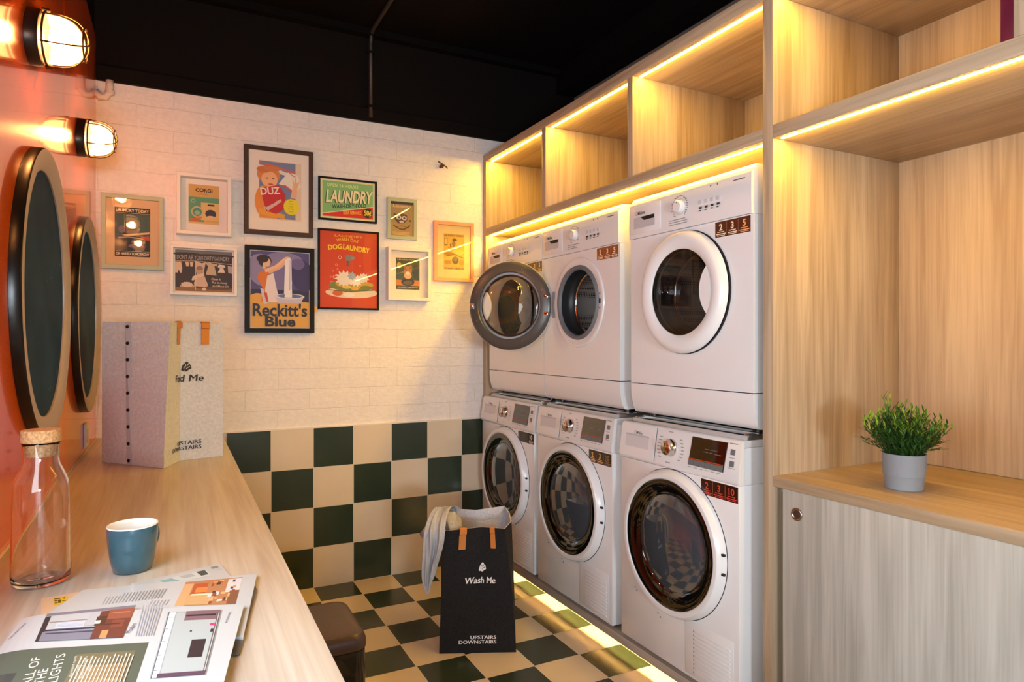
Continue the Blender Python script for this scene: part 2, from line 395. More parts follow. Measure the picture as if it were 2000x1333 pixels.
# small fitting left on the brick wall
p = thing('wall_fitting', 'small rusty metal fitting sticking out of the white brick wall near the cabinet', 'fitting', (1.29, YB, 2.185))
bm = NB(); lathe(bm, [(0, -.03), (.009, -.03), (.011, -.02), (.008, 0), (0, 0)], 14, 'y'); obj('stub', bm, mat('rusty_metal', (92, 62, 38), .6, .6, bump=(90, .5, .002)), p, 40)
bm = NB(); tube(bm, [(-.022, -.024, .022), (0, -.028, .010), (.022, -.03, -.004), (.03, -.03, -.012)], .0032, 8); tube(bm, [(0, -.028, .010), (-.004, -.028, -.002)], .003, 6); obj('clamp', bm, MATS['rusty_metal'], p, True)

# ------------------------------------------------------------------ oak shelving over and around the machines
def led(parent, x0, x1, y0, y1, z, m=led_m, h=.0012):
    bm = NB(); box(bm, x0, x1, y0, y1, z-h, z+.0005); return obj('led_strip', bm, m, parent)
u1 = thing('shelving_unit', 'oak laminate shelving wall built around the six stacked laundry machines, lit by strips', 'shelving', (CX0, 2.38, 0))
def bd(par, name, m, x0, x1, y0, y1, z0, z1):
    o = bxo(name, m, None, x0, x1, y0, y1, z0, z1, .0007); o.parent = par; o.matrix_parent_inverse = Matrix.Translation(par.location).inverted(); return o
def ledp(par, *a, **k):
    o = led(None, *a, **k); o.parent = par; o.matrix_parent_inverse = Matrix.Translation(par.location).inverted(); return o
bd(u1, 'side_panel', wz, CX0, CX1, 3.352, 3.389, 0, 2.239)
bd(u1, 'side_panel', wz, CX0, CX1, 1.363, 1.400, 0, 2.239)
bd(u1, 'top_panel', wy, CX0, CX1, 1.363, 3.389, 2.24, 2.28)
bd(u1, 'shelf', wy, CX0, CX1, 1.4005, 3.3515, 1.822, 1.861)
bd(u1, 'divider', wz, CX0, CX1, 2.684, 2.720, 1.8615, 2.2395)
bd(u1, 'divider', wz, CX0, CX1, 2.023, 2.055, 1.8615, 2.2395)
bd(u1, 'back_panel', wz, CX1+.0005, CX1+.018, 1.363, 3.389, 0, 2.28)
wgrey = wood('grey_oak_plinth', 'y', (188, 176, 162), (150, 138, 126), seed=2.2)
pl = bd(u1, 'plinth', wgrey, 1.518, 1.571, 1.4005, 3.3515, .073, .104)
bm = NB(); box(bm, 1.5935, CX1, 1.4005, 3.3515, .073, .098); box(bm, 1.518, CX1, 1.4005, 3.3515, .1042, .1055); box(bm, 1.70, 1.72, 1.4005, 3.3515, 0, .073)
o = obj('plinth', bm, wgrey, u1); o.matrix_parent_inverse = Matrix.Translation(u1.location).inverted()
for a, b in ((2.728, 3.344), (2.063, 2.676), (1.408, 2.015)): ledp(u1, CX0+.028, CX0+.038, a, b, 2.2395)
ledp(u1, CX0+.022, CX0+.033, 1.408, 3.344, 1.8215)
ledp(u1, 1.579, 1.585, 1.41, 3.34, .1035, m=led_f)
u2 = thing('shelving_unit', 'deep oak laminate shelf bay right of the machines, above the counter with the plant', 'shelving', (CX0, .8, .845))
bd(u2, 'top_panel', wy, CX0, CX1, .25, 1.3625, 2.24, 2.28)
bd(u2, 'shelf', wy, CX0, CX1, .287, 1.3625, 1.822, 1.861)
bd(u2, 'divider', wz, CX0, CX1, .708, .745, 1.8615, 2.2395)
bd(u2, 'side_panel', wz, CX0, CX1, .25, .2865, .8415, 2.2395)
bd(u2, 'back_panel', wood('oak_laminate_back', 'z', (206, 184, 158), (174, 150, 126), seed=11.3), CX1+.0005, CX1+.018, .25, 1.3625, .8415, 2.28)
ledp(u2, CX0+.016, CX0+.026, .30, 1.348, 1.8215); ledp(u2, CX0+.028, CX0+.038, .755, 1.35, 2.2395)
w = bxo('worktop', wood('oak_laminate_counter', 'y', (190, 168, 138), (160, 136, 106), seed=4.4), None, CX0, CX1, .25, 1.3625, .811, .841, .0007)
tag(w, 'oak laminate counter slab under the potted plant, above the sliding door', 'worktop')
cb = thing('base_cabinet', 'low oak laminate cupboard with sliding door below the plant counter', 'cabinet', (CX0, .8, 0))
for nm, a in (('side_panel', (CX0+.02, CX1, .25, .27, .0, .8105)), ('back_panel', (CX1-.02, CX1, .2705, 1.3625, 0, .8105)), ('floor_panel', (CX0+.02, CX1-.0205, .2705, 1.3625, .0, .02))):
    bd(cb, nm, wx if 'floor' in nm else wz, *a)
bd(cb, 'door_track', mat('track_grey_laminate', (150, 140, 128), .6), CX0+.032, CX0+.05, .2705, 1.3625, .79, .8105)  # plain grey-brown track strip
dr = bd(cb, 'door', wd, CX0+.008, CX0+.026, .275, 1.3345, .006, .809)
bm = NB(); lathe(bm, [(.0115, .002), (.0125, -.002), (.016, -.0035), (.0185, -.002), (.0185, .001), (.0115, .001)], 32, 'x', (CX0+.0075, 1.286, .746), closed=True)
lathe(bm, [(0, -.0005), (.0118, -.0005)], 32, 'x', (CX0+.0073, 1.286, .746), mi=1)
o = obj('finger_pull', bm, [mat('nickel', (190, 178, 165), .25, 1), mat('nickel_cup', (120, 112, 104), .35, .9)], dr, True)
bk = bxo('folder', mat('plum_card', (96, 20, 62), .35, coat=.3), None, CX0+.06, CX0+.34, .765, .80, 1.8615, 2.16, .002)
tag(bk, 'dark plum folder standing on the upper right shelf beside the divider', 'folder')

# ------------------------------------------------------------------ laundry machines
perf = mat('perforated_drum_steel', (150, 148, 146), .35, .55)
def _perf():
    n = perf.node_tree.nodes; L = perf.node_tree.links; b = n['Principled BSDF']
    t = n.new('ShaderNodeTexCoord'); v = n.new('ShaderNodeTexVoronoi'); v.inputs['Scale'].default_value = 1; v.inputs['Randomness'].default_value = .0
    mp = n.new('ShaderNodeMapping'); mp.inputs['Scale'].default_value = (105, 105, 105); L.new(t.outputs['Object'], mp.inputs[0]); L.new(mp.outputs[0], v.inputs['Vector'])
    r = n.new('ShaderNodeValToRGB'); r.color_ramp.elements[0].position = .30; r.color_ramp.elements[1].position = .36
    r.color_ramp.elements[0].color = (.01, .01, .01, 1); r.color_ramp.elements[1].color = (.75, .73, .70, 1)
    L.new(v.outputs['Distance'], r.inputs[0]); L.new(r.outputs[0], b.inputs['Base Color'])
_perf()
def art_at(x, z, y, tilt=0):
    """artwork frame on a front plane: local x right, y up, offset outwards (-y)"""
    return lambda u, v, o: (x+u, y-o*cos(tilt)+v*sin(tilt), z+v*cos(tilt)+o*sin(tilt)*0)
def logo(A, x, y, h, c):
    A.text('Midea', x+h*1.3/A.w*A.h*0, y, h, c, 'c', bold=.01)
def sticker(parent, digits, x, z, w, h, y, inks, base):
    bm = NB(); box(bm, x, x+w, y-.0006, y, z, z+h); 
    o = obj('sticker', bm, mat('sticker_brown_%d_%d_%d' % base, base, .25, coat=.6), parent)
    A = Art(w, h, art_at(x, z, y-.0007)); n = len(digits)
    for i, (d, c) in enumerate(zip(digits, inks)):
        cx = (i+.5)/n; A.text(d, cx, .43, .40, c, bold=.03)
        A.lines(cx-.1, .30, cx+.1, .36, 1, c, .8, 0); A.lines(cx-.13, .16, cx+.14, .24, 1, c, .8, 0); A.lines(cx-.11, .07, cx+.12, .13, 1, c, .7, 0)
        if i: A.rect(i/n-.004, .06, i/n+.004, .94, (170, 120, 90))
    A.build('sticker_print', o)
    return o
def make_upper(cy, label, inks, base, open_door=False):
    H = .803; zc = .433
    r = thing('clothes_dryer', label, 'dryer', (1.53, cy, .965), radians(-90), 'white front loaders on the upper row')
    bm = NB(); plate_hole(bm, -.2975, .2975, .112, .650, 0, zc, .160, .008)
    for q in ((-.2975, .2975, .53, .53, .112, .80),): pass
    v = [bm.verts.new(p) for p in ((-.2975, .008, .112), (.2975, .008, .112), (.2975, .53, .112), (-.2975, .53, .112), (-.2975, .008, .65), (.2975, .008, .65), (-.2975, .05, .65), (.2975, .05, .65), (-.2975, .05, .795), (.2975, .05, .795), (-.2975, .53, .795), (.2975, .53, .795))]
    for f in ((0, 3, 2, 1), (3, 10, 11, 2), (8, 9, 11, 10), (6, 8, 9, 7), (4, 6, 7, 5), (0, 4, 6, 8, 10, 3), (1, 2, 11, 9, 7, 5)): bm.faces.new([v[i] for i in f])
    # raised lip around the porthole
    lathe(bm, [(.160, .012), (.160, .006), (.180, .003), (.188, .002), (.192, .0035), (.194, .008)], 72, 'y', (0, 0, zc))
    bmesh.ops.remove_doubles(bm, verts=bm.verts, dist=1e-5)
    if not open_door: lathe(bm, [(.19, .0018), (.2095, .0018), (.2095, .0078)], 96, 'y', (0, 0, zc), mi=1)  # dark ring stands in for the crease shadow behind the closed door
    obj('body', bm, [white, dark_gap], r, 35)
    bm = NB(); prism(bm, [(.0, .651), (-.0005, .70), (.0, .772), (.004, .779), (.020, .800), (.026, .803), (.53, .803), (.53, .7955), (.0495, .7955), (.0495, .651)], 'x', -.297, .297); obj('control_panel', bm, white_pl, r, 50)
    bm = NB(); prism(bm, [(.008, .109), (.53, .109), (.53, .0), (.040, .0), (.030, .002), (.020, .020), (.011, .055), (.008, .085)], 'x', -.297, .297); kp = obj('kick_panel', bm, white_pl, r, 50)
    bm = NB(); box(bm, -.235, -.20, .006, .010, .1095, .1115); obj('latch', bm, dark_gap, kp); bm = NB(); box(bm, .21, .245, .006, .010, .1095, .1115); obj('latch', bm, dark_gap, kp)
    for x in (-.25, .25):
        bm = NB(); lathe(bm, [(0, -.014), (.016, -.014), (.016, -.004), (.01, -.004), (.01, .001), (0, .001)], 16, 'z', (x, .08, 0)); obj('foot', bm, black_pl, r, 40)
    # detergent drawer front, grip recess drawn flat with its shade in the colours
    bm = NB(); box(bm, -.285, -.115, -.0035, -.0007, .665, .765, .001); d = obj('drawer', bm, white_pl, r, 40)
    bm = NB(); box(bm, -.265, -.145, -.0040, -.0036, .685, .725, 0, mi=0); prism(bm, [(-.225, .725), (-.148, .725), (-.148, .711), (-.205, .711)], 'y', -.0046, -.0041, mi=1); obj('grip', bm, [mat('recess_shade_grey', (196, 196, 202), .5), dark_gap], d)
    bm = NB(); lathe(bm, [(0, -.020), (.018, -.020), (.0205, -.017), (.0225, -.004), (.0225, -.0006), (0, -.0006)], 40, 'y', (-.012, 0, .724)); dl = obj('dial', bm, white_pl, r, 40)
    bm = NB(); box(bm, -.0135, -.0105, -.0206, -.0196, .734, .741); obj('pointer', bm, grey_rub, dl)
    for i in range(4):
        bm = NB(); box(bm, .078+i*.0265, .078+i*.0265+.014, -.004, -.0006, .716, .728, .001); obj('button', bm, mat('button_grey', (206, 206, 210), .3), r, 40)
    A = Art(.594, .12, art_at(-.297, .651, -.0045)); ink = (70, 68, 72)
    A.text('Midea', .13, .69, .10, ink, bold=.012); A.ring(.085, .74, .010, .0115, ink)
    for k in range(24):
        a = radians(-50+k*280/23); x = .4798+.062*cos(a); y = .61+.062*sin(a)*A.w/A.h
        A.rects([(x-.004-.004*(k % 3), y-.009, x+.004, y+.009)], (90, 88, 92))
    A.ring(.4798, .61, .0445, .0455, (120, 118, 122))
    for i in range(4): A.rects([(.634+i*.0446, .40, .656+i*.0446, .46), (.634+i*.0446, .34, .65+i*.0446, .37)], (60, 58, 62))
    A.rects([(.72, .93, .728, .98), (.77, .93, .778, .98), (.885, .90, .965, .925)], (90, 88, 92))
    A.lines(.39, .13, .55, .32, 3, (150, 148, 152), .3, .5)
    A.build('printed_scale', r)
    sticker(r, '235', .141, .5975, .145, .049, .008, inks, base)
    # drum behind the porthole
    bm = NB(); lathe(bm, [(.1605, .0065), (.156, -.004), (.150, -.006), (.142, .0), (.139, .008)], 64, 'y', (0, 0, zc)); obj('gasket', bm, grey_rub, r, True)
    bm = NB(); lathe(bm, [(.139, .008), (.1385, .02), (.143, .04), (.1405, .055), (.136, .06), (.134, .075)], 64, 'y', (0, 0, zc)); obj('inner_seal', bm, dark_rub, r, True)
    bm = NB(); lathe(bm, [(.134, .076), (.128, .078), (.128, .082), (.150, .085)], 64, 'y', (0, 0, zc)); obj('drum_rim', bm, chrome, r, True)
    bm = NB(); lathe(bm, [(.150, .0855), (.235, .10), (.235, .47), (.225, .49), (0, .50)], 72, 'y', (0, 0, zc))
    for k in range(3):
        a = radians(80+120*k); mt_ = Matrix.Translation((0, 0, zc)) @ Matrix.Rotation(a, 4, 'Y')
        prism(bm, [(-.03, .232), (.03, .232), (.012, .19), (-.012, .19)], 'y', .12, .46, mtx=mt_)
    obj('drum', bm, perf, r, 30)
    # door, pivoting on its left edge
    hx = -.206
    dn = bpy.data.objects
    bm = NB(); cx = -hx
    # white outer ring
    lathe(bm, [(.146, .004), (.146, -.010), (.152, -.015), (.170, -.021), (.185, -.021), (.199, -.015), (.2065, -.006), (.2075, .0), (.2075, .003), (.19, .003)], 80, 'y', (cx, -.006, 0))
    # the wide grip plate on the right: circle minus the window crescent
    pc, pr = .204, .107; P = []
    a_lim = math.atan2(.0745, .1245)
    for k in range(17): a = -a_lim+2*a_lim*k/16; P.append((.147*cos(a), .147*sin(a)))
    b_lim = math.atan2(.0745, pc-.1245)
    for k in range(17): a = pi-b_lim+2*b_lim*k/16; P.append((pc+pr*cos(a), pr*sin(a)))
    prism(bm, [(cx+x, z) for x, z in P], 'y', -.020, -.004)
    door = obj('door', bm, white_pl, r, 40, loc=(hx, 0, zc))
    # smoked crescent window
    C = []; full = [a_lim+(2*pi-2*a_lim)*k/60 for k in range(61)]
    for a in full: C.append((.1455*cos(a), .1455*sin(a)))
    for k in range(1, 16): a = pi+b_lim-2*b_lim*k/16; C.append((pc+pr*cos(a), pr*sin(a)))
    bm = NB(); V = [bm.verts.new((cx+x, -.014, z)) for x, z in C]; bm.faces.new(V); obj('window', bm, smoked, door)
    bm = NB(); lathe(bm, [(.137, -.013), (.137, -.003), (.1445, -.003), (.1455, -.0135)], 64, 'y', (cx, 0, 0)); obj('window_rim', bm, black_pl, door, 40)
    bm = NB(); lathe(bm, [(.157, .004), (.140, .003), (.130, .008), (.126, .03), (.116, .048), (.104, .056), (.099, .070), (.09, .074), (.05, .0765), (0, .077)], 64, 'y', (cx, -.002, 0)); obj('glass_bowl', bm, bowl, door, True)
    bm = NB(); lathe(bm, [(.156, -.0025), (.156, .006), (.16, .010), (.19, .008), (.203, .003), (.2068, -.002), (.2, -.0028)], 72, 'y', (cx, 0, 0), closed=True); ir = obj('inner_frame', bm, grey_ring, door, 40)
    for k in range(8):
        a = radians(22+45*k); bm = NB(); lathe(bm, [(0, .0115), (.0025, .0115), (.0025, .008), (0, .008)], 8, 'y', (cx+.178*cos(a), 0, .178*sin(a))); obj('screw', bm, steel, door)
    bm = NB(); box(bm, cx+.178, cx+.198, .003, .0125, -.014, .014, .001); box(bm, cx+.184, cx+.192, .012, .022, -.004, .006); obj('latch', bm, steel, door, 40)
    for z in (-.039, .039):
        bm = NB(); tube(bm, [(.004, .004, z), (.010, .008, z), (.03, .009, z)], .004, 8); box(bm, .012, .034, .006, .0115, z-.007, z+.007, .001); obj('hinge', bm, chrome, door, 40)
    bm = NB(); box(bm, -.207, -.192, .0015, .0055, zc-.06, zc+.06, .001); obj('hinge_plate', bm, mat('hinge_grey', (150, 156, 162), .4), r, 40)
    bm = NB(); box(bm, .165, .172, .0008, .003, zc-.012, zc+.008); 
    for z in (-.03, .03): lathe(bm, [(0, .001), (.0022, .001), (.0022, .003), (0, .003)], 8, 'y', (.168, 0, zc+z))
    obj('lock_slot', bm, dark_gap, r)
    if open_door:
        door.rotation_euler = (0, 0, radians(-139.2)); door.location = (hx, -.006, zc)
    return r
def make_lower(cy, label, inks, base):
    zc = .436
    r = thing('washing_machine', label, 'washing machine', (1.53, cy, .1056), radians(-90), 'white front loaders on the lower row')
    bm = NB(); box(bm, -.2975, .2975, -.010, .52, .012, .687, .003); box(bm, -.2975, .2975, .0125, .52, .6875, .8, .001); lathe(bm, [(.240, -.0106), (.2516, -.0106)], 96, 'y', (0, 0, zc), mi=1); obj('body', bm, [white, dark_gap], r, 40)  # body carries a dark ring painted as the shadow line around the door
    bm = NB(); box(bm, -.2975, .2975, .012, .53, .8005, .823, .003); obj('top_lid', bm, side_w, r, 40)
    bm = NB(); prism(bm, [(-.0105, .688), (-.014, .690), (-.016, .70), (-.014, .722), (.0, .818), (.004, .822), (.0115, .822), (.0115, .688)], 'x', -.298, .298); obj('control_panel', bm, white_pl, r, 50)
    for x in (-.25, .25):
        bm = NB(); lathe(bm, [(0, 0), (.018, 0), (.018, .006), (.012, .008), (.012, .014), (0, .014)], 16, 'z', (x, .06, 0)); obj('foot', bm, black_pl, r, 40)
    tilt = math.atan2(.014, .096); TI = lambda z: -.014+(z-.722)/.096*.014      # front of the leaning panel
    def slab(bm, x0, x1, z0, z1, o0, o1, mi=0, skew=0):
        P = [(x0, z0, o0), (x1, z0, o0), (x1+skew, z1, o0), (x0+skew, z1, o0)]
        A = [bm.verts.new((x, TI(z)-o0, z)) for x, z, _ in P]; B = [bm.verts.new((x, TI(z)-o1, z)) for x, z, _ in P]
        for f in (A, B[::-1]): bm.faces.new(f).material_index = mi
        for i in range(4): bm.faces.new((A[i], A[(i+1) % 4], B[(i+1) % 4], B[i])).material_index = mi
        return bm
    bm = NB(); slab(bm, -.297, -.096, .70, .817, .0003, .003); d = obj('drawer', bm, white_pl, r)
    bm = NB(); slab(bm, -.265, -.130, .735, .782, .0032, .0036); slab(bm, -.265, -.130, .776, .7815, .0038, .0042, 1); obj('grip', bm, [mat('drawer_grip_grey', (214, 215, 220), .4), MATS['recess_shade_grey']], d)  # flat grip patches, the recess shade is put into their greys
    bm = NB(); slab(bm, -.0955, -.0935, .70, .817, .0002, .0008); obj('joint', bm, dark_gap, r)
    z0 = .760; bm = NB(); lathe(bm, [(0, -.030), (.019, -.030), (.024, -.026), (.026, -.010), (.0305, -.005), (.0305, .006)], 48, 'y', (-.014, TI(z0), z0)); dl = obj('dial', bm, mat('satin_chrome', (214, 206, 200), .18, 1), r, 40)
    bm = NB(); box(bm, -.0155, -.0125, TI(z0)-.0306, TI(z0)-.0298, z0+.008, z0+.018); obj('pointer', bm, dark_gap, dl)
    bm = NB(); slab(bm, .080, .236, .7185, .8115, .0003, .0030, skew=.008); ds = obj('display', bm, black_gloss, r)
    bm = NB(); slab(bm, .081, .235, .7385, .7415, .0031, .0035); obj('accent_line', bm, mat('red_line', (190, 62, 30), .4), ds)  # plain orange-red line above the key row
    for k in range(6):
        bm = NB(); slab(bm, .081+k*.0258, .081+k*.0258+.0246, .7192, .7375, .0031, .0042); obj('button', bm, mat('key_grey', (108, 112, 116), .35), ds)
    bm = NB()
    for a in ((.15, .205, .778, .7795), (.145, .165, .768, .770), (.172, .185, .768, .770), (.195, .222, .767, .769)): slab(bm, a[0], a[1], a[2], a[3], .0031, .0034)
    obj('readout', bm, mat('readout_grey', (120, 112, 108), .5), ds)
    for z in (.777, .741):
        bm = NB(); slab(bm, .259, .276, z, z+.017, .0003, .0028); obj('button', bm, mat('square_key', (112, 114, 118), .35), r)
    def AF(x, z): return lambda u, v, o: (x+u, TI(z+v)-o, z+v)
    A = Art(.59, .12, AF(-.295, .70), o0=.0032)
    A.text('Midea', .18, .70, .085, (80, 80, 84), bold=.012); A.ring(.14, .74, .010, .0115, (90, 90, 94))
    for k in range(7):
        for sx in (-1, 1):
            z = .18+k*.095; dx = .085+.02*sin(pi*k/6)
            A.rects([(.476+sx*dx-.012, z, .476+sx*dx+.012, z+.03)], (170, 172, 176))
    A.rects([(.45, .06, .49, .085), (.45, .93, .49, .95), (.93, .92, .985, .945), (.935, .56, .975, .575), (.93, .30, .98, .315)], (150, 150, 155))
    for k in range(6): A.rects([(.64+k*.0437, .095, .665+k*.0437, .115)], (170, 172, 176))
    A.build('printed_scale', r)
    sticker(r, ('2', '3', '10'), .134, .632, .158, .050, -.010, inks, base)
    # large round door
    bm = NB(); lathe(bm, [(.2475, .0), (.2495, -.001), (.2475, -.012), (.2395, -.029), (.2365, -.0325), (.232, -.0335), (.222, -.033), (.2185, -.030)], 96, 'y', (0, -.0108, zc))
    door = obj('door', bm, white_pl, r, 22)
    bm = NB(); lathe(bm, [(.2184, -.0295), (.214, -.0315), (.19, -.026), (.170, -.018), (.1635, -.012)], 96, 'y', (0, -.0108, zc)); obj('bezel', bm, black_gloss, door, 60)
    bm = NB(); lathe(bm, [(.1635, -.012), (.150, -.018), (.12, -.025), (.08, -.030), (.04, -.033), (0, -.034)], 80, 'y', (0, -.0108, zc)); obj('door_glass', bm, lens_m, door, True)
    for z in (.030, -.030):
        bm = NB(); box(bm, .236, .2535, -.030, -.022, zc+z-.004, zc+z+.004, .001); obj('hinge', bm, dark_gap, door)
    # service flap with louvres
    bm = NB(); box(bm, .06, .276, -.0118, -.0103, .022, .205, .001); g = obj('vent_grille', bm, white_pl, r, 40)
    bm = NB()
    for k in range(11): box(bm, .105, .262, -.0140, -.0116, .034+k*.0135, .0415+k*.0135, .0006)
    obj('louvre', bm, white_pl, g, 40)
    bm = NB()
    for k in range(11): box(bm, .1005, .1035, -.0125, -.0116, .035+k*.0135, .0395+k*.0135)
    obj('louvre_hole', bm, dark_gap, g)
    bm = NB()
    for x, z in ((-.21, .215), (-.20, .205), (-.08, .165), (-.068, .155)): lathe(bm, [(0, -.0112), (.0028, -.0112), (.0028, -.0100), (0, -.0100)], 10, 'y', (x, 0, z))
    obj('screw_hole', bm, mat('screw_grey', (110, 110, 115), .5), r)
    return r
CR = (250, 226, 190); OR_ = (244, 168, 110)
make_upper(2.99, 'white dryer half hidden behind the open door, upper row next to the brick wall', ((230, 200, 120),)*3, (84, 66, 34))
make_upper(2.39, 'white dryer with its round door swung open, middle of the upper row', (CR, CR, (250, 236, 214)), (150, 78, 22), True)
make_upper(1.725, 'white dryer with closed round door, upper row beside the oak panel', (CR, CR, OR_), (62, 22, 12))
make_lower(3.045, 'white washing machine, lower row next to the checkered wall', ((58, 70, 66), (70, 84, 78), (240, 222, 205)), (32, 28, 22))
make_lower(2.415, 'white washing machine in the middle of the lower row', ((232, 178, 110), (222, 168, 100), (150, 110, 70)), (40, 24, 14))
make_lower(1.763, 'white washing machine with red sticker digits, lower row beside the oak panel', ((206, 62, 50),)*3, (40, 10, 8))
def kit(cy, label):
    r = thing('stacking_frame', label, 'stacking frame', (1.545, cy, .929), radians(-90), 'metal stacking frames between upper and lower machines')
    bm = NB(); box(bm, -.28, .28, .004, .012, .0, .014, .002); box(bm, -.28, .28, .05, .058, .010, .020, .001); box(bm, -.28, .28, .09, .098, .010, .020, .001); obj('front_rail', bm, mat('zinc_rail', (206, 210, 212), .38, .45), r, 40)
    for x in (-.28, .262):
        bm = NB(); box(bm, x, x+.018, .0125, .48, .0, .018, .002); obj('side_rail', bm, steel, r, 40)
    bm = NB()
    for k in range(30): box(bm, -.255+k*.0175, -.248+k*.0175, .0125, .4, .003, .006)
    obj('tray_rib', bm, mat('tray_grey', (70, 74, 76), .4, .6), r)
    bm = NB()
    for x in (-.27, .235): box(bm, x, x+.035, .055, .105, .0185, .0215, .002)
    obj('rubber_pad', bm, black_pl, r, 40)
kit(3.01, 'steel stacking frame between the two machines nearest the brick wall'); kit(2.40, 'steel stacking frame under the dryer with the open door'); kit(1.745, 'steel stacking frame under the dryer beside the oak panel')
# ------------------------------------------------------------------ counter on the left with its things
ct = thing('worktop', 'long whitewashed oak counter along the orange wall, carrying the carafe and magazines', 'worktop', (-.06, 1.6, .773))
inv = Matrix.Translation((-.06, 1.6, .773)).inverted()
def cpart(o): o.parent = ct; o.matrix_parent_inverse = inv; return o
cpart(bxo('slab', wt, None, XL+.001, .1886, -2.3, YB-.001, .773, .808, .0012))  # near end lengthened out of view to shade the aisle from the rear fill
struct('trim_5', box(NB(), XL+.0005, XL+.006, -2.3, YB-.001, .8085, .8105), mat('white_sealant', (226, 214, 204), .5))
cpart(bxo('support_panel', wx, None, XL+.002, .15, -2.29, -2.25, 0, .7725)); cpart(bxo('support_panel', wx, None, XL+.002, .15, .90, .94, 0, .7725))
# wall socket
s = thing('wall_socket', 'white socket plate low on the orange wall by the far end of the counter', 'socket', (XL, 2.99, .872))
bm = NB(); box(bm, 0, .009, -.043, .043, -.046, .046, .003); obj('plate', bm, mat('socket_white', (226, 224, 226), .3), s, 40)
bm = NB(); box(bm, .0092, .0104, -.026, .026, -.026, .026, .001); obj('face', bm, mat('socket_grey', (200, 196, 200), .35), s, 40)

# round framed chalkboards
slate = noisy('blue_black_slate', (22, 52, 86), (32, 66, 102), 7, .55, .05, .0005)
def _scr():
    n = slate.node_tree.nodes; L = slate.node_tree.links; b = n['Principled BSDF']; b.inputs['Specular IOR Level'].default_value = .03
    src = b.inputs['Base Color'].links[0].from_socket; t = n.new('ShaderNodeTexCoord'); x = n.new('ShaderNodeTexNoise'); x.inputs['Scale'].default_value = 26; x.inputs['Detail'].default_value = 9; x.inputs['Distortion'].default_value = 1.2
    r = n.new('ShaderNodeValToRGB'); r.color_ramp.elements[0].position = .70; r.color_ramp.elements[1].position = .78; mx = n.new('ShaderNodeMixRGB')
    mx.inputs[2].default_value = (.25, .32, .38, 1); L.new(t.outputs['Object'], x.inputs['Vector']); L.new(x.outputs['Fac'], r.inputs[0]); L.new(r.outputs[0], mx.inputs[0]); L.new(src, mx.inputs[1]); L.new(mx.outputs[0], b.inputs['Base Color'])
_scr()
frame_side = mat('bronze_black_frame', (24, 19, 16), .3, .3)
frame_face = mat('pewter_frame_face', (176, 164, 156), .4, .3)
def board(y, z, label):
    r = thing('round_chalkboard', label, 'chalkboard', (XL, y, z), 0, 'round framed boards on the orange wall')
    R = .369
    bm = NB(); lathe(bm, [(R-.02, .0005), (R, .0005), (R, .020), (R-.003, .0235)], 96, 'x'); lathe(bm, [(R-.003, .0235), (R-.040, .0215), (R-.056, .0125), (R-.056, .008)], 96, 'x', mi=1)
    obj('frame', bm, [frame_side, frame_face], r, 50)
    bm = NB(); lathe(bm, [(R-.054, .0085), (0, .0085)], 96, 'x'); obj('board_face', bm, slate, r)
board(2.062, 1.352, 'round black-framed dark board on the orange wall, nearer and larger in view, behind the carafe')
board(2.961, 1.332, 'further round black-framed dark board on the orange wall, just left of the grey felt bag')

# bulkhead wall lamps
def ribbed_glass():
    m = bpy.data.materials.new('lit_ribbed_glass'); m.use_nodes = True; n = m.node_tree.nodes; L = m.node_tree.links; b = n['Principled BSDF']; MATS['lit_ribbed_glass'] = m
    b.inputs['Base Color'].default_value = (.9, .8, .62, 1); b.inputs['Roughness'].default_value = .2; b.inputs['Emission Color'].default_value = (1, .62, .30, 1); b.inputs['Emission Strength'].default_value = 1.3
    t = n.new('ShaderNodeTexCoord'); w_ = n.new('ShaderNodeTexWave'); w_.inputs['Scale'].default_value = 45; w_.bands_direction = 'Z'
    p = n.new('ShaderNodeBump'); p.inputs['Strength'].default_value = .5; p.inputs['Distance'].default_value = .003
    L.new(t.outputs['Object'], w_.inputs['Vector']); L.new(w_.outputs['Fac'], p.inputs['Height']); L.new(p.outputs[0], b.inputs['Normal'])
    tr = n.new('ShaderNodeBsdfTransparent'); tr.inputs[0].default_value = (1, .9, .75, 1); mx = n.new('ShaderNodeMixShader'); mx.inputs[0].default_value = .5
    L.new(tr.outputs[0], mx.inputs[1]); L.new(b.outputs[0], mx.inputs[2]); L.new(mx.outputs[0], n['Material Output'].inputs[0]); return m
glow = ribbed_glass(); bulb_m = mat('lit_bulb', (255, 230, 190), .4, emis=(1, .42, .13), estr=480)
bronze = mat('dark_bronze', (46, 36, 32), .4, .5)
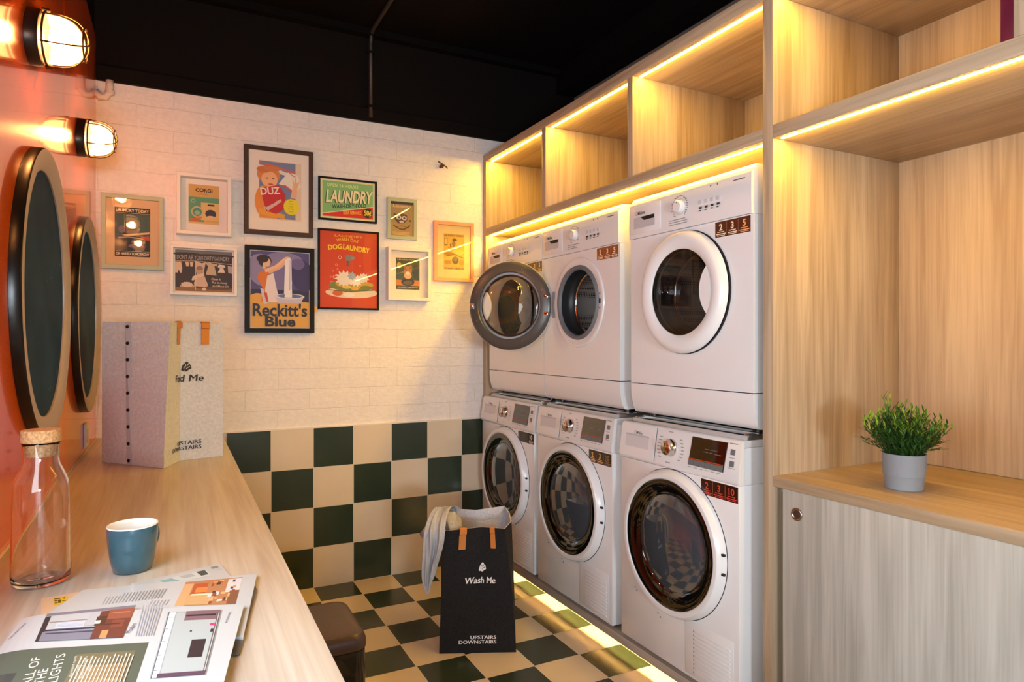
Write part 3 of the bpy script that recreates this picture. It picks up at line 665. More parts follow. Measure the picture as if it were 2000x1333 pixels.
def lamp(y, label):
    r = thing('bulkhead_lamp', label, 'wall lamp', (XL, y, 1.966), 0, 'oval caged bulkhead lamps on the orange wall')
    r.rotation_euler = (radians(24), 0, 0)
    a, b = .098, .066
    bm = NB(); lathe(bm, [(0, .0005), (1, .0005), (1.0, .018), (.96, .026), (.90, .028), (0, .028)], 56, 'x', sx=a, sy=b); obj('base', bm, bronze, r, 40)
    bm = NB(); lathe(bm, [(.86, .0285), (.86, .055), (.80, .078), (.62, .098), (.34, .108), (0, .110)], 56, 'x', sx=a, sy=b); obj('glass_shade', bm, glow, r, True)
    bm = NB(); lathe(bm, [(0, .036), (.010, .036), (.012, .044), (.022, .058), (.023, .068), (.016, .080), (0, .084)], 24, 'x'); obj('bulb', bm, bulb_m, r, True)
    bm = NB()
    def rim(q, h, rr): tube(bm, [(h, a*q*cos(2*pi*k/48), b*q*sin(2*pi*k/48)) for k in range(48)], rr, 6, closed=True)
    rim(.93, .034, .0028); rim(.60, .1115, .0022)
    for s_ in (0,):
        tube(bm, [(.03+.088*sin(pi*k/16)**.55 if 0 < k < 16 else .03, a*.95*cos(pi*k/16), 0) for k in range(17)], .0022, 6)
    for q in (-.38, .38):
        tube(bm, [(.03+.086*sin(pi*k/16)**.55 if 0 < k < 16 else .03, a*q, b*.90*cos(pi*k/16)) for k in range(17)], .0022, 6)
    obj('cage', bm, mat('brass_cage', (84, 60, 34), .4, .8), r, True)
    for an in (pi/2, -pi/2):
        bm = NB(); lathe(bm, [(0, .026), (.005, .026), (.005, .040), (.003, .043), (0, .043)], 12, 'x', (0, a*.96*cos(an), b*.97*sin(an))); obj('screw', bm, MATS['brass_cage'], r, 40)
lamp(1.9375, 'lit oval caged bulkhead lamp high on the orange wall, above the nearer round board')
lamp(2.82, 'lit oval caged bulkhead lamp on the orange wall, nearest the brick wall corner')
lamp(1.06, 'lit oval caged bulkhead lamp seen only mirrored in the glass of the sage frame')

# ------------------------------------------------------------------ framed posters on the brick wall
paper = (238, 228, 206)
def frame(label, x0, x1, z0, z1, depth, fw, m, mats, art, mw=0, glass=True, win=None, group=None, recess=None):
    """picture frame: mats = colour of the mount, win = art rectangle in fractions of the inner opening"""
    r = thing('picture_frame', label, 'picture', (x0, YB, z0), 0, group)
    w_, h_ = x1-x0, z1-z0
    bm = NB(); F = -depth; back = -.001
    inn = [(fw, fw), (w_-fw, fw), (w_-fw, h_-fw), (fw, h_-fw)]; out = [(0, 0), (w_, 0), (w_, h_), (0, h_)]
    b_ = .0015
    ring = lambda P, y: [bm.verts.new((x, y, z)) for x, z in P]
    def off(P, d): cx, cz = w_/2, h_/2; return [(x+(d if x < cx else -d), z+(d if z < cz else -d)) for x, z in P]
    L = [ring(out, back), ring(out, F+b_), ring(off(out, b_), F), ring(off(inn, -b_), F), ring(inn, F+b_), ring(inn, back)]
    for A, B in zip(L[:-1], L[1:]):
        for i in range(4): bm.faces.new((A[i], A[(i+1) % 4], B[(i+1) % 4], B[i]))
    obj('frame', bm, m, r, 30)
    iw, ih = w_-2*fw, h_-2*fw; rec = recess if recess is not None else .008
    y = F+rec
    bm = NB(); box(bm, fw+.0005, w_-fw-.0005, y, y+.002, fw+.0005, h_-fw-.0005); obj('mount', bm, mats, r)
    wx0, wz0, wx1, wz1 = win or (0, 0, 1, 1)
    aw, ah = iw*(wx1-wx0), ih*(wz1-wz0); ax, az = fw+iw*wx0, fw+ih*wz0
    A = Art(aw, ah, lambda u, v, o: (ax+u, y-o, az+v)); art(A); A.build('print', r)
    if glass:
        bm = NB(); box(bm, fw+.0006, w_-fw-.0006, F+.0015, F+.0027, fw+.0006, h_-fw-.0006); obj('glass', bm, pane, r)
    return r
sage = mat('sage_frame', (176, 186, 158), .5); whitef = mat('white_frame', (236, 230, 224), .45); blackf = mat('black_frame', (22, 14, 10), .5, spec=.2); brownf = mat('taupe_frame', (74, 54, 42), .5, spec=.25); peachf = mat('peach_frame', (238, 160, 120), .5)
g_white = 'white box frames on the brick wall'
def a_today1(A):
    A.rect(0, 0, 1, 1, (24, 26, 26)); A.rect(.02, .90, .98, .99, (30, 30, 30)); A.text('LAUNDRY TODAY', .5, .915, .055, (236, 220, 180), wid=.94, bold=.03)
    A.rect(.02, .885, .98, .89, (236, 220, 180)); A.rect(.02, .12, .98, .87, (58, 88, 82)); A.rect(.02, .12, .98, .42, (30, 32, 32))
    A.ell(.5, .66, .17, .16, (96, 78, 64)); A.ell(.5, .66, .12, .11, (150, 128, 104)); A.ell(.5, .66, .08, .07, (70, 60, 54)); A.ell(.44, .5, .24, .16, (60, 44, 40)); A.ell(.20, .55, .10, .12, (120, 104, 128))
    A.poly([(.2, .44), (.98, .52), (.98, .48), (.3, .41)], (226, 190, 130)); A.poly([(.74, .36), (.98, .34), (.98, .43), (.74, .42)], (206, 70, 34)); A.ell(.66, .30, .2, .08, (110, 96, 90)); A.ell(.60, .22, .22, .07, (128, 112, 104))
    A.stroke([(.1, .38), (.4, .40), (.8, .37)], .02, (200, 170, 120)); A.rect(.02, .105, .98, .11, (236, 220, 180)); A.text('OR NAKED TOMORROW', .5, .03, .05, (236, 220, 180), wid=.94, bold=.03)
frame('sage green framed laundry poster, leftmost on the brick wall beside the round board', -.290, -.048, 1.551, 1.882, .020, .019, sage, mat('tan_mount', (222, 190, 150), .7), a_today1, win=(.16, .13, .83, .87))
def a_corgi(A):
    A.rect(0, 0, 1, 1, (214, 170, 92)); A.text('CORGI', .5, .82, .085, (40, 30, 22), wid=.55, bold=.03); A.text('LAUNDRY', .5, .75, .03, (120, 80, 40), wid=.3); A.rect(0, .05, .5, .68, (94, 160, 124)); A.rect(.4, .36, 1, .68, (94, 160, 124))
    for k in range(11): A.rect(k*.09+.02, .37, k*.09+.025, .68, (80, 140, 110))
    A.ring(.15, .58, .045, .075, (170, 190, 140)); A.rect(.40, .10, 1, .55, (226, 190, 120)); A.rect(.62, .47, .84, .515, (50, 42, 36)); A.ell(.28, .30, .20, .20, (206, 186, 130)); A.ell(.28, .30, .15, .15, (80, 150, 130)); A.ell(.28, .28, .09, .08, (160, 190, 160))
    A.ell(.72, .27, .18, .15, (54, 52, 66)); A.ell(.72, .18, .14, .06, (232, 190, 130)); A.ell(.18, .10, .18, .05, (210, 100, 50)); A.ell(.32, .16, .12, .04, (226, 120, 60)); A.rect(0, 0, 1, .05, (224, 184, 116))
frame('white box frame with a small dog laundry print, above the black-and-white washing-line picture', .003, .232, 1.719, 1.998, .060, .017, whitef, mat('white_mount', (240, 232, 224), .7), a_corgi, win=(.17, .16, .83, .90), recess=.045, group=g_white)
def a_duz(A):
    A.rect(0, 0, 1, 1, (236, 214, 188)); A.rect(0, .02, .86, .99, (128, 140, 176)); A.poly([(0, .96), (.3, .94), (.86, .84), (.86, .80), (.4, .90), (0, .93)], (222, 110, 90)); A.poly([(0, .92), (.4, .88), (.86, .78), (.86, .74), (0, .86)], (240, 230, 214))
    A.poly([(.46, .62), (.68, .84), (.92, .80), (1, .60), (.84, .50), (.62, .58)], (244, 238, 222)); A.poly([(.44, .60), (.64, .57), (.84, .46), (.84, .50), (.62, .61)], (214, 90, 80)); A.stroke([(.66, .86), (.8, .78), (.86, .77)], .02, (214, 90, 80))
    A.ell(.22, .76, .27, .22, (226, 140, 78)); A.ell(.24, .68, .19, .20, (246, 190, 140)); A.ell(.1, .84, .16, .08, (214, 124, 62)); A.ell(.3, .87, .2, .07, (220, 132, 70)); A.ell(.18, .70, .03, .015, (120, 80, 60)); A.ell(.33, .70, .03, .015, (120, 80, 60)); A.ell(.27, .60, .06, .02, (206, 90, 80))
    A.rect(0, .02, .42, .20, (240, 160, 60)); A.ell(.12, .30, .22, .4, (238, 150, 60)); A.poly([(0, .08), (.4, .04), (.6, .02), (.6, .10), (0, .18)], (238, 170, 50))
    A.poly([(.02, .52), (.46, .60), (.62, .44), (.60, .20), (.40, .10), (.16, .14), (.10, .30)], (208, 46, 46)); A.text('DUZ', .27, .43, .115, (246, 236, 220), wid=.46, rot=.14, bold=.03)
    A.text('Does everything', .34, .24, .05, (246, 232, 220), wid=.46, rot=.55, bold=.02); A.poly([(.16, .18), (.5, .36), (.52, .32), (.2, .14)], (232, 190, 180))
    A.poly([(.74, .40), (.80, .62), (.78, .76), (.83, .66), (.86, .78), (.89, .66), (.96, .70), (.90, .56), (.88, .38)], (244, 190, 146)); A.ell(.76, .24, .19, .20, (244, 226, 30), jag=.04, n=40)
    for k, t in enumerate(("Here's", 'what', 'Duz', 'is', 'like')): A.text(t, .75, .33-k*.045, .022, (150, 130, 40), wid=.10+.03*(k % 2))
frame('large taupe framed vintage soap powder poster with yellow bubble, top row centre', .289, .607, 1.746, 2.168, .035, .020, brownf, mat('cream_mount', (246, 236, 224), .7), a_duz, win=(.17, .14, .87, .88))
def a_laun(A):
    A.rect(0, 0, 1, 1, (232, 220, 170)); A.rect(.03, .04, .97, .96, (132, 188, 118)); A.poly([(.04, .05), (.97, .05), (.97, .36), (.04, .13)], (214, 44, 26)); A.poly([(.03, .10), (.97, .365), (.97, .385), (.03, .12)], (232, 220, 170))
    A.text('OPEN 24 HOURS', .40, .82, .08, (214, 226, 150), wid=.58, bold=.03, sp=1.15)
    A.text('LAUNDRY', .505, .43, .30, (60, 60, 40), wid=.86, rot=.05, shear=.16, bold=.035); A.text('LAUNDRY', .52, .44, .30, (240, 230, 180), wid=.86, rot=.05, shear=.16, bold=.03)
    A.text('WASH-DRY-FOLD', .52, .30, .095, (30, 60, 40), wid=.64, rot=.11, shear=.15, bold=.02); A.text('SELF SERVICE', .58, .14, .075, (250, 190, 60), wid=.34, rot=.06, bold=.02)
    A.ell(.87, .20, .095, .095, (50, 44, 24)); A.text('50¢', .87, .14, .13, (248, 224, 60), wid=.135, bold=.03)
frame('landscape green and red LAUNDRY sign in a thin black frame, right of the soap poster', .636, .932, 1.843, 2.060, .020, .009, blackf, mat('cream_card', (236, 226, 180), .7), a_laun, win=(.01, .01, .99, .99), glass=False)
def a_reck(A):
    A.rect(0, 0, 1, 1, (84, 78, 140)); A.ell(.2, .75, .25, .3, (150, 140, 184), rot=.5); A.ell(.55, .88, .35, .16, (140, 132, 180)); A.ell(.45, .6, .3, .25, (126, 118, 172), rot=1); A.rect(0, .30, 1, .50, (44, 40, 84)); A.ell(.88, .7, .2, .3, (60, 54, 110), rot=.2); A.ell(.8, .85, .12, .1, (110, 100, 160))
    A.ell(.12, .36, .16, .12, (232, 176, 80)); A.poly([(0, 0), (1, 0), (1, .28), (.6, .32), (.3, .33), (0, .34)], (232, 176, 80)); A.ell(.62, .31, .3, .10, (232, 176, 80)); A.ell(.9, .26, .25, .12, (232, 176, 80))
    A.poly([(.14, .72), (.26, .76), (.34, .66), (.34, .5), (.30, .34), (.18, .34), (.20, .52), (.10, .66)], (226, 124, 36)); A.poly([(.28, .68), (.38, .72), (.44, .5), (.50, .34), (.26, .33), (.24, .5)], (240, 228, 230)); A.poly([(.16, .52), (.22, .5), (.30, .33), (.22, .30)], (216, 210, 226)); A.poly([(.22, .46), (.27, .46), (.30, .34), (.26, .34)], (214, 80, 30))
    A.ell(.24, .87, .11, .11, (44, 26, 26)); A.ell(.27, .855, .065, .08, (240, 196, 160)); A.ell(.2, .90, .1, .07, (44, 26, 26)); A.rect(.20, .77, .25, .83, (240, 196, 160)); A.stroke([(.24, .74), (.42, .80), (.60, .92)], .06, (242, 200, 166)); A.stroke([(.3, .72), (.5, .80), (.62, .90)], .05, (236, 186, 150)); A.ell(.62, .915, .05, .04, (242, 200, 166))
    A.poly([(.56, .40), (.58, .90), (.66, .94), (.69, .90), (.70, .40)], (244, 240, 246)); A.poly([(.645, .42), (.66, .90), (.675, .90), (.67, .42)], (200, 196, 222))
    A.ell(.66, .415, .26, .055, (226, 222, 236)); A.ell(.66, .42, .21, .036, (96, 120, 170)); A.poly([(.57, .40), (.58, .50), (.70, .50), (.70, .40)], (244, 240, 246)); A.poly([(.42, .40), (.48, .31), (.84, .31), (.90, .40), (.66, .365)], (206, 200, 222)); A.ell(.62, .31, .2, .03, (232, 176, 80))
    A.text("Reckitt's", .5, .155, .155, (36, 40, 62), wid=.93, bold=.025); A.text('Blue', .5, .02, .125, (36, 40, 62), wid=.52, bold=.03)
frame('thick black framed blue and yellow vintage poster of a woman washing linen', .293, .614, 1.272, 1.691, .030, .022, blackf, mat('white_card', (236, 232, 226), .7), a_reck, win=(.012, .01, .988, .99))
def a_suds(A):
    A.rect(0, 0, 1, 1, (216, 68, 16))
    A.text('LAUNDRY', .5, .93, .03, (240, 180, 40), wid=.5, bold=.01); A.text('WASH DAY', .48, .86, .04, (250, 200, 50), wid=.40, bold=.02, arc=.02)
    A.text('DOG', .26, .765, .06, (250, 220, 40), wid=.24, rot=.12, bold=.04); A.text('LAUNDRY', .63, .755, .065, (250, 220, 40), wid=.48, rot=-.10, bold=.04)
    A.rect(.46, .55, .50, .68, (110, 100, 90)); A.ell(.52, .66, .09, .035, (150, 146, 140)); A.rect(.44, .62, .54, .70, (140, 136, 130))
    for x, y, r in ((.34, .66, .03), (.28, .56, .02), (.22, .48, .016), (.25, .40, .03), (.18, .40, .014), (.30, .50, .014), (.2, .33, .02), (.7, .56, .014)): A.ring(x, y, r*.8, r, (250, 236, 214))
    A.ell(.55, .20, .46, .10, (240, 222, 196)); A.ell(.55, .29, .40, .10, (130, 140, 60)); A.ell(.60, .31, .34, .07, (206, 170, 60)); A.ell(.42, .38, .15, .13, (246, 236, 220), jag=.2, n=26); A.ell(.62, .36, .12, .09, (250, 242, 226), jag=.22, n=24); A.ell(.76, .40, .09, .08, (244, 230, 206), jag=.18, n=20)
    A.ell(.55, .42, .07, .07, (170, 186, 196), jag=.2, n=14); A.ell(.30, .19, .09, .05, (226, 110, 40)); A.ell(.50, .17, .10, .04, (250, 240, 220)); A.stroke([(.12, .23), (.5, .21), (.95, .24)], .012, (70, 80, 40)); A.ell(.80, .27, .1, .04, (120, 130, 56)); A.ell(.46, .27, .08, .03, (240, 200, 80)); A.ell(.6, .255, .07, .03, (240, 180, 60))
frame('black framed bright orange poster with yellow lettering and soap suds, below the green sign', .634, .943, 1.393, 1.799, .020, .009, blackf, mat('orange_card', (206, 70, 24), .7), a_suds, win=(.005, .004, .995, .996))
def a_air(A):
    A.rect(0, 0, 1, 1, (54, 40, 36)); A.rect(0, .90, 1, 1, (120, 112, 108)); A.ell(.2, .9, .25, .03, (54, 40, 36)); A.ell(.7, .89, .35, .03, (54, 40, 36)); A.rect(0, 0, 1, .09, (150, 108, 64)); A.ell(.7, .09, .3, .03, (96, 70, 50))
    A.text("DON'T AIR YOUR DIRTY LAUNDRY", .49, .77, .10, (190, 184, 180), wid=.92)
    A.stroke([(0, .72), (.35, .74), (.7, .72), (1, .69)], .008, (224, 200, 176)); P = (226, 198, 170); D = (150, 120, 96)
    A.poly([(0, .70), (.10, .71), (.12, .55), (.11, .44), (.08, .44), (.06, .52), (.04, .44), (0, .44)], P); A.poly([(.17, .71), (.23, .71), (.235, .60), (.19, .60)], P); A.poly([(.25, .71), (.31, .71), (.30, .60), (.26, .60)], P)
    A.poly([(.34, .74), (.40, .72), (.46, .69), (.53, .73), (.50, .52), (.50, .40), (.57, .16), (.54, .11), (.33, .13), (.32, .20), (.37, .40)], (220, 190, 166)); A.ell(.42, .56, .06, .05, D); A.ell(.43, .47, .055, .05, (196, 160, 132)); A.poly([(.30, .36), (.36, .40), (.50, .46), (.49, .38), (.38, .33), (.31, .26), (.28, .27)], (232, 208, 184)); A.rect(.345, .03, .355, .72, (240, 216, 190)); A.ell(.50, .06, .04, .03, (236, 210, 186))
    A.poly([(.52, .71), (.60, .72), (.64, .70), (.74, .68), (.72, .63), (.68, .64), (.72, .40), (.53, .42), (.57, .62)], (206, 180, 150)); A.poly([(.76, .68), (.86, .67), (.88, .62), (.84, .60), (.87, .48), (.74, .48), (.78, .58), (.74, .62)], (236, 214, 196)); A.rect(.775, .595, .845, .61, (70, 54, 48)); A.poly([(.92, .66), (1, .64), (1, .46), (.93, .48)], (196, 176, 166))
    A.ell(.21, .12, .13, .04, (206, 170, 136)); A.rect(.09, .04, .32, .10, (150, 110, 70)); A.ell(.2, .16, .10, .05, (232, 206, 186), jag=.1)
    for k, t in enumerate(('Clean it', 'Put it Away', 'and Move On')): A.text(t, .62+.01*k, .29-k*.085, .05, (236, 206, 176), al='l', wid=(.17, .28, .30)[k], shear=.25, bold=.01)
frame('white box frame with sepia washing-line picture, left of the blue and yellow poster', -.022, .258, 1.443, 1.670, .040, .013, whitef, mat('white_board', (240, 234, 226), .7), a_air, win=(.03, .03, .97, .97), recess=.02, group=g_white)
def a_cat(A):
    A.rect(0, 0, 1, 1, (170, 140, 92)); A.rect(0, .93, 1, 1, (60, 50, 40)); A.text('Laundry', .5, .84, .08, (232, 200, 150), wid=.8, shear=.2, bold=.02)
    A.poly([(.12, .66), (.3, .62), (.5, .68), (.72, .62), (.74, .5), (.6, .38), (.34, .36), (.2, .46)], (74, 56, 62)); A.ell(.36, .54, .11, .09, (220, 206, 200)); A.ell(.60, .53, .11, .09, (220, 206, 200)); A.ell(.37, .54, .05, .045, (80, 60, 66)); A.ell(.60, .53, .05, .045, (80, 60, 66)); A.ell(.48, .42, .1, .05, (214, 200, 192))
    A.stroke([(.12, .30), (.4, .20), (.6, .20), (.86, .32)], .05, (70, 52, 44)); A.stroke([(.2, .24), (.5, .30), (.8, .24)], .02, (70, 52, 44)); A.ell(.86, .46, .04, .05, (90, 70, 60)); A.lines(.1, .03, .9, .13, 3, (216, 180, 120), .5)
frame('small sage framed print left of and above the peach frame', .987, 1.150, 1.771, 1.988, .020, .019, sage, mat('kraft_card', (180, 150, 100), .7), a_cat)
def a_bath(A):
    A.rect(0, 0, 1, 1, (58, 58, 34)); A.text('LAUNDRY TODAY', .5, .92, .05, (206, 180, 110), wid=.86, bold=.03); A.rect(.02, .12, .98, .88, (50, 74, 66)); A.rect(.02, .12, .98, .30, (214, 130, 34)); A.ell(.14, .76, .1, .12, (206, 170, 40))
    A.ell(.5, .24, .28, .16, (44, 42, 38)); A.ell(.5, .60, .17, .18, (176, 112, 76)); A.ell(.5, .44, .16, .14, (214, 176, 140)); A.ell(.38, .70, .06, .1, (150, 90, 60)); A.ell(.62, .70, .06, .1, (150, 90, 60)); A.ell(.5, .52, .09, .06, (236, 214, 190)); A.ell(.45, .60, .02, .02, (30, 24, 20)); A.ell(.56, .60, .02, .02, (30, 24, 20)); A.ell(.5, .22, .2, .08, (96, 88, 66)); A.ell(.82, .6, .12, .3, (38, 56, 52))
    A.text('OR NAKED TOMORROW', .5, .04, .045, (206, 180, 110), wid=.86, bold=.03)
frame('small deep white box frame below the small sage frame, dark orange and green print', .983, 1.218, 1.446, 1.725, .050, .017, whitef, mat('ivory_mount', (244, 232, 212), .7), a_bath, win=(.17, .18, .82, .86), recess=.036, group=g_white)
def a_peach(A):
    A.rect(0, 0, 1, 1, (200, 160, 84)); A.text('LAUNDRY TODAY', .5, .93, .05, (88, 62, 30), wid=.94, bold=.02); A.rect(0, .06, 1, .915, (206, 166, 70)); A.rect(.03, .66, .18, .88, (120, 92, 44)); A.rect(.05, .70, .16, .86, (214, 180, 100)); A.ell(.52, .83, .12, .07, (96, 74, 40)); A.ell(.48, .72, .09, .12, (140, 108, 56))
    A.ell(.3, .44, .3, .08, (160, 116, 40)); A.ell(.7, .5, .3, .1, (220, 184, 96)); A.ell(.56, .26, .16, .17, (96, 86, 54)); A.ell(.56, .30, .10, .12, (130, 116, 70)); A.stroke([(.05, .36), (.5, .42), (.95, .34)], .03, (110, 80, 36)); A.ell(.2, .2, .18, .1, (176, 130, 46)); A.ell(.86, .2, .12, .12, (184, 140, 60)); A.stroke([(.2, .6), (.4, .64), (.8, .62)], .02, (120, 90, 44)); A.rect(.3, .62, .36, .72, (110, 84, 44))
    A.text('OR NAKED TOMORROW', .5, .008, .045, (88, 62, 30), wid=.94, bold=.02)
frame('peach framed tan laundry poster, rightmost on the brick wall beside the cabinet', 1.247, 1.481, 1.560, 1.888, .020, .020, peachf, mat('straw_mount', (224, 200, 140), .7), a_peach, win=(.19, .16, .82, .84))

# ------------------------------------------------------------------ carafe, mug
carafe_glass = mat('carafe_glass', (255, 255, 255), 0.0); n_ = carafe_glass.node_tree.nodes['Principled BSDF']; n_.inputs['Transmission Weight'].default_value = 1; n_.inputs['IOR'].default_value = 1.46
cf = thing('carafe', 'tall clear glass carafe with cork stopper standing on the counter', 'carafe', (-.211, 1.412, .8085))
outer = [(0, .0), (.036, .0), (.042, .003), (.0443, .010), (.0445, .02), (.0430, .10), (.0418, .165), (.0405, .178), (.036, .190), (.0285, .207), (.0268, .216), (.0266, .230), (.0280, .243), (.0288, .2465)]
inner = [(.0275, .2465), (.0262, .241), (.0248, .230), (.0250, .216), (.0268, .206), (.0342, .189), (.0388, .177), (.040, .165), (.0412, .10), (.0425, .02), (.042, .012), (.038, .008), (.02, .010), (0, .011)]
bm = NB(); lathe(bm, outer+inner, 72); obj('glass_body', bm, carafe_glass, cf, True)
cork = noisy('cork', (206, 160, 112), (166, 118, 74), 260, .85, .6, .0008)
bm = NB(); lathe(bm, [(0, .222), (.0225, .222), (.0243, .2245), (.0249, .238), (.0262, .2415), (.0262, .2475), (.030, .2478), (.0302, .2495), (.0302, .2665), (.029, .2685), (0, .2688)], 56); obj('cork_stopper', bm, cork, cf, 40)
mg = thing('mug', 'petrol blue mug with white inside on the counter behind the magazines', 'mug', (-.071, 1.412, .8083))
blue = mat('petrol_glaze', (50, 88, 104), .18, coat=.6); whg = mat('white_glaze', (236, 234, 230), .15, coat=.5)
bm = NB(); lathe(bm, [(0, .0015), (.026, .0015), (.029, .0), (.032, .001), (.0365, .020), (.0400, .045), (.0420, .068), (.0425, .083)], 64); lathe(bm, [(.0425, .083), (.0422, .0848), (.0405, .0852), (.0395, .084)], 64, mi=1); lathe(bm, [(.0395, .084), (.0388, .068), (.0368, .045), (.033, .020), (.028, .008), (0, .006)], 64, mi=1)
bmesh.ops.remove_doubles(bm, verts=bm.verts, dist=1e-6); obj('cup', bm, [blue, whg], mg, 70)
bm = NB(); an = radians(50); H_ = [(.038, .066), (.050, .070), (.060, .062), (.062, .048), (.056, .034), (.046, .027), (.036, .030)]
from mathutils import geometry
pts = []
for i in range(len(H_)-1):
    for k in range(5): t_ = k/5; pts.append((H_[i][0]*(1-t_)+H_[i+1][0]*t_, H_[i][1]*(1-t_)+H_[i+1][1]*t_))
pts.append(H_[-1])
for _ in range(3): pts = [pts[0]]+[((pts[i-1][0]+2*pts[i][0]+pts[i+1][0])/4, (pts[i-1][1]+2*pts[i][1]+pts[i+1][1])/4) for i in range(1, len(pts)-1)]+[pts[-1]]
tube(bm, [(r_*cos(an), r_*sin(an), z_) for r_, z_ in pts], .0042, 10); obj('handle', bm, blue, mg, True)

# ------------------------------------------------------------------ magazines
pg = mat('magazine_paper', (190, 194, 200), .35, coat=.15); pgs = mat('page_edges', (210, 206, 200), .7)
mz = thing('magazine', 'open magazine with green text page and interior photos, front of the counter', 'magazine', (-.05, 1.0, .8085))
zB = .8215
gl, gr, br_, bl_ = (-0.2060, 1.2165), (0.0955, 1.1081), (.022, .700), (-.234, .790)
def zf(x, y):
    # distance from the left edge, the sheet rolls down there
    ex, ey = gl[0]-bl_[0], gl[1]-bl_[1]; l_ = sqrt(ex*ex+ey*ey); d = ((x-bl_[0])*ey-(y-bl_[1])*ex)/l_
    q = max(0, .045-d)/.045
    return zB-.006*q*q
def quadP(s, t): # s left->right, t gutter->near
    a = (gl[0]*(1-s)+gr[0]*s, gl[1]*(1-s)+gr[1]*s); b = (bl_[0]*(1-s)+br_[0]*s, bl_[1]*(1-s)+br_[1]*s)
    return (a[0]*(1-t)+b[0]*t, a[1]*(1-t)+b[1]*t)
invm = Matrix.Translation((-.05, 1.0, .8085)).inverted()
def mpart(o, p=mz): o.parent = p; o.matrix_parent_inverse = invm if p == mz else Matrix.Identity(4); return o
def sheet2(th, f, lift=0, s1=1):
    bm = NB(); N, Mn = 28, 6; k = Mn+1; T = []; B = []
    for i in range(N+1):
        for j in range(Mn+1):
            x, y = quadP(s1*i/N, j/Mn); z = f(x, y)+lift; T.append(bm.verts.new((x, y, z))); B.append(bm.verts.new((x, y, max(z-th, .8086))))
    for i in range(N):
        for j in range(Mn):
            a, b, c_, d = i*k+j, (i+1)*k+j, (i+1)*k+j+1, i*k+j+1
            bm.faces.new((T[a], T[b], T[c_], T[d])); bm.faces.new((B[d], B[c_], B[b], B[a]))
    for i in range(N):
        for j in (0, Mn): bm.faces.new((T[i*k+j], T[(i+1)*k+j], B[(i+1)*k+j], B[i*k+j]))
    for j in range(Mn):
        for i in (0, N): bm.faces.new((T[i*k+j], T[i*k+j+1], B[i*k+j+1], B[i*k+j]))
    return bm
mpart(obj('top_page', sheet2(.0005, zf), pg)); mpart(obj('near_pages', sheet2(.0055, lambda x, y: zf(x, y)-.0062, 0, .93), pgs))
bm = NB(); farq = [(-0.1385, 1.3133), (0.1303, 1.2637), (0.0850, 1.0017), (gl[0]+.02, gl[1]-.02)]
prism(bm, farq, 'z', .8088, .8150); mpart(obj('far_page', bm, pg))
bm = NB(); prism(bm, [(0.1218, 1.2209), (0.1231, 1.1936), (0.0769, 0.9591), (0.0597, 0.9679)], 'z', .8086, .8112); mpart(obj('cover', bm, mat('magazine_cover', (90, 84, 74), .3, coat=.4)))
# printing on the near page
A = Art(1, 1, lambda x, y, o: (x, y, zf(x, y)+o), step=.00006, o0=.0005)
def q2(a, b, c_, d, s, t):  # TL TR BR BL
    return tuple((a[i]*(1-s)+b[i]*s)*(1-t)+(d[i]*(1-s)+c_[i]*s)*t for i in (0, 1))
def patch(A, Q, s0, t0, s1, t1, c, n=1):
    m_ = 8 if n > 1 else 1; vs = [q2(*Q, s0+(s1-s0)*i/n, t0+(t1-t0)*j/m_) for i in range(n+1) for j in range(m_+1)]; k = m_+1
    A.raw(vs, [(i*k+j, (i+1)*k+j, (i+1)*k+j+1, i*k+j+1) for i in range(n) for j in range(m_)], c)
def ptext(A, s, p, rot, h, c, al='r', wid=None, bold=0): A.text(s, p[0], p[1], h, c, al, rot=rot, wid=wid, bold=bold)
RO = radians(78)
G = ((-0.2085, 1.0877), (-0.0329, 1.0264), (-0.0499, 0.8369), (-.225, .85))
patch(A, G, 0, 0, 1, 1, (76, 86, 74), 14); patch(A, G, 0, .3, .22, 1, (50, 54, 54), 4); patch(A, G, .55, .12, .93, 1, (108, 100, 74)); patch(A, G, .62, .30, .90, 1, (150, 122, 86)); patch(A, G, .66, .5, .88, 1, (168, 136, 98))
for k in range(15): patch(A, G, .58+k*.0245, .16+.02*(k % 3), .588+k*.0245, 1, (206, 200, 186))
INK = (214, 212, 204)
for s_, p_, h_, w_ in (('HALL OF', (-.1555, 1.0435), .0105, .097), ('THE', (-.1420, 1.003), .0105, .043), ('LIGHTS', (-.1285, 1.0395), .0105, .082)): ptext(A, s_, p_, radians(91), h_, INK, wid=w_)
for k, (u_, l_) in enumerate(((0, .055), (1, .06), (2, .058), (3, .05))):
    p_ = (-.1145, 1.024); A.text('illuminated rooms', p_[0]+u_*.0062, p_[1]-u_*.004, .0032, INK, 'r', rot=radians(91), wid=l_*1.1)
C1 = ((-0.1724, 1.2035), (-0.0546, 1.1802), (-0.0650, 1.0584), (-0.1712, 1.0987))
patch(A, C1, 0, 0, 1, 1, (180, 182, 188)); patch(A, C1, 0, 0, 1, .10, (120, 116, 130)); patch(A, C1, 0, .12, .06, 1, (44, 36, 40)); patch(A, C1, .06, .62, .72, .68, (34, 36, 66)); patch(A, C1, .04, .70, .76, 1, (120, 120, 138)); patch(A, C1, .08, .74, .7, .78, (60, 60, 80)); patch(A, C1, .07, .34, .6, .37, (150, 128, 122))
patch(A, C1, .16, .40, .48, .60, (206, 210, 222)); 
for k in range(6): patch(A, C1, .17, .41+k*.03, .47, .418+k*.03, (160, 168, 196))
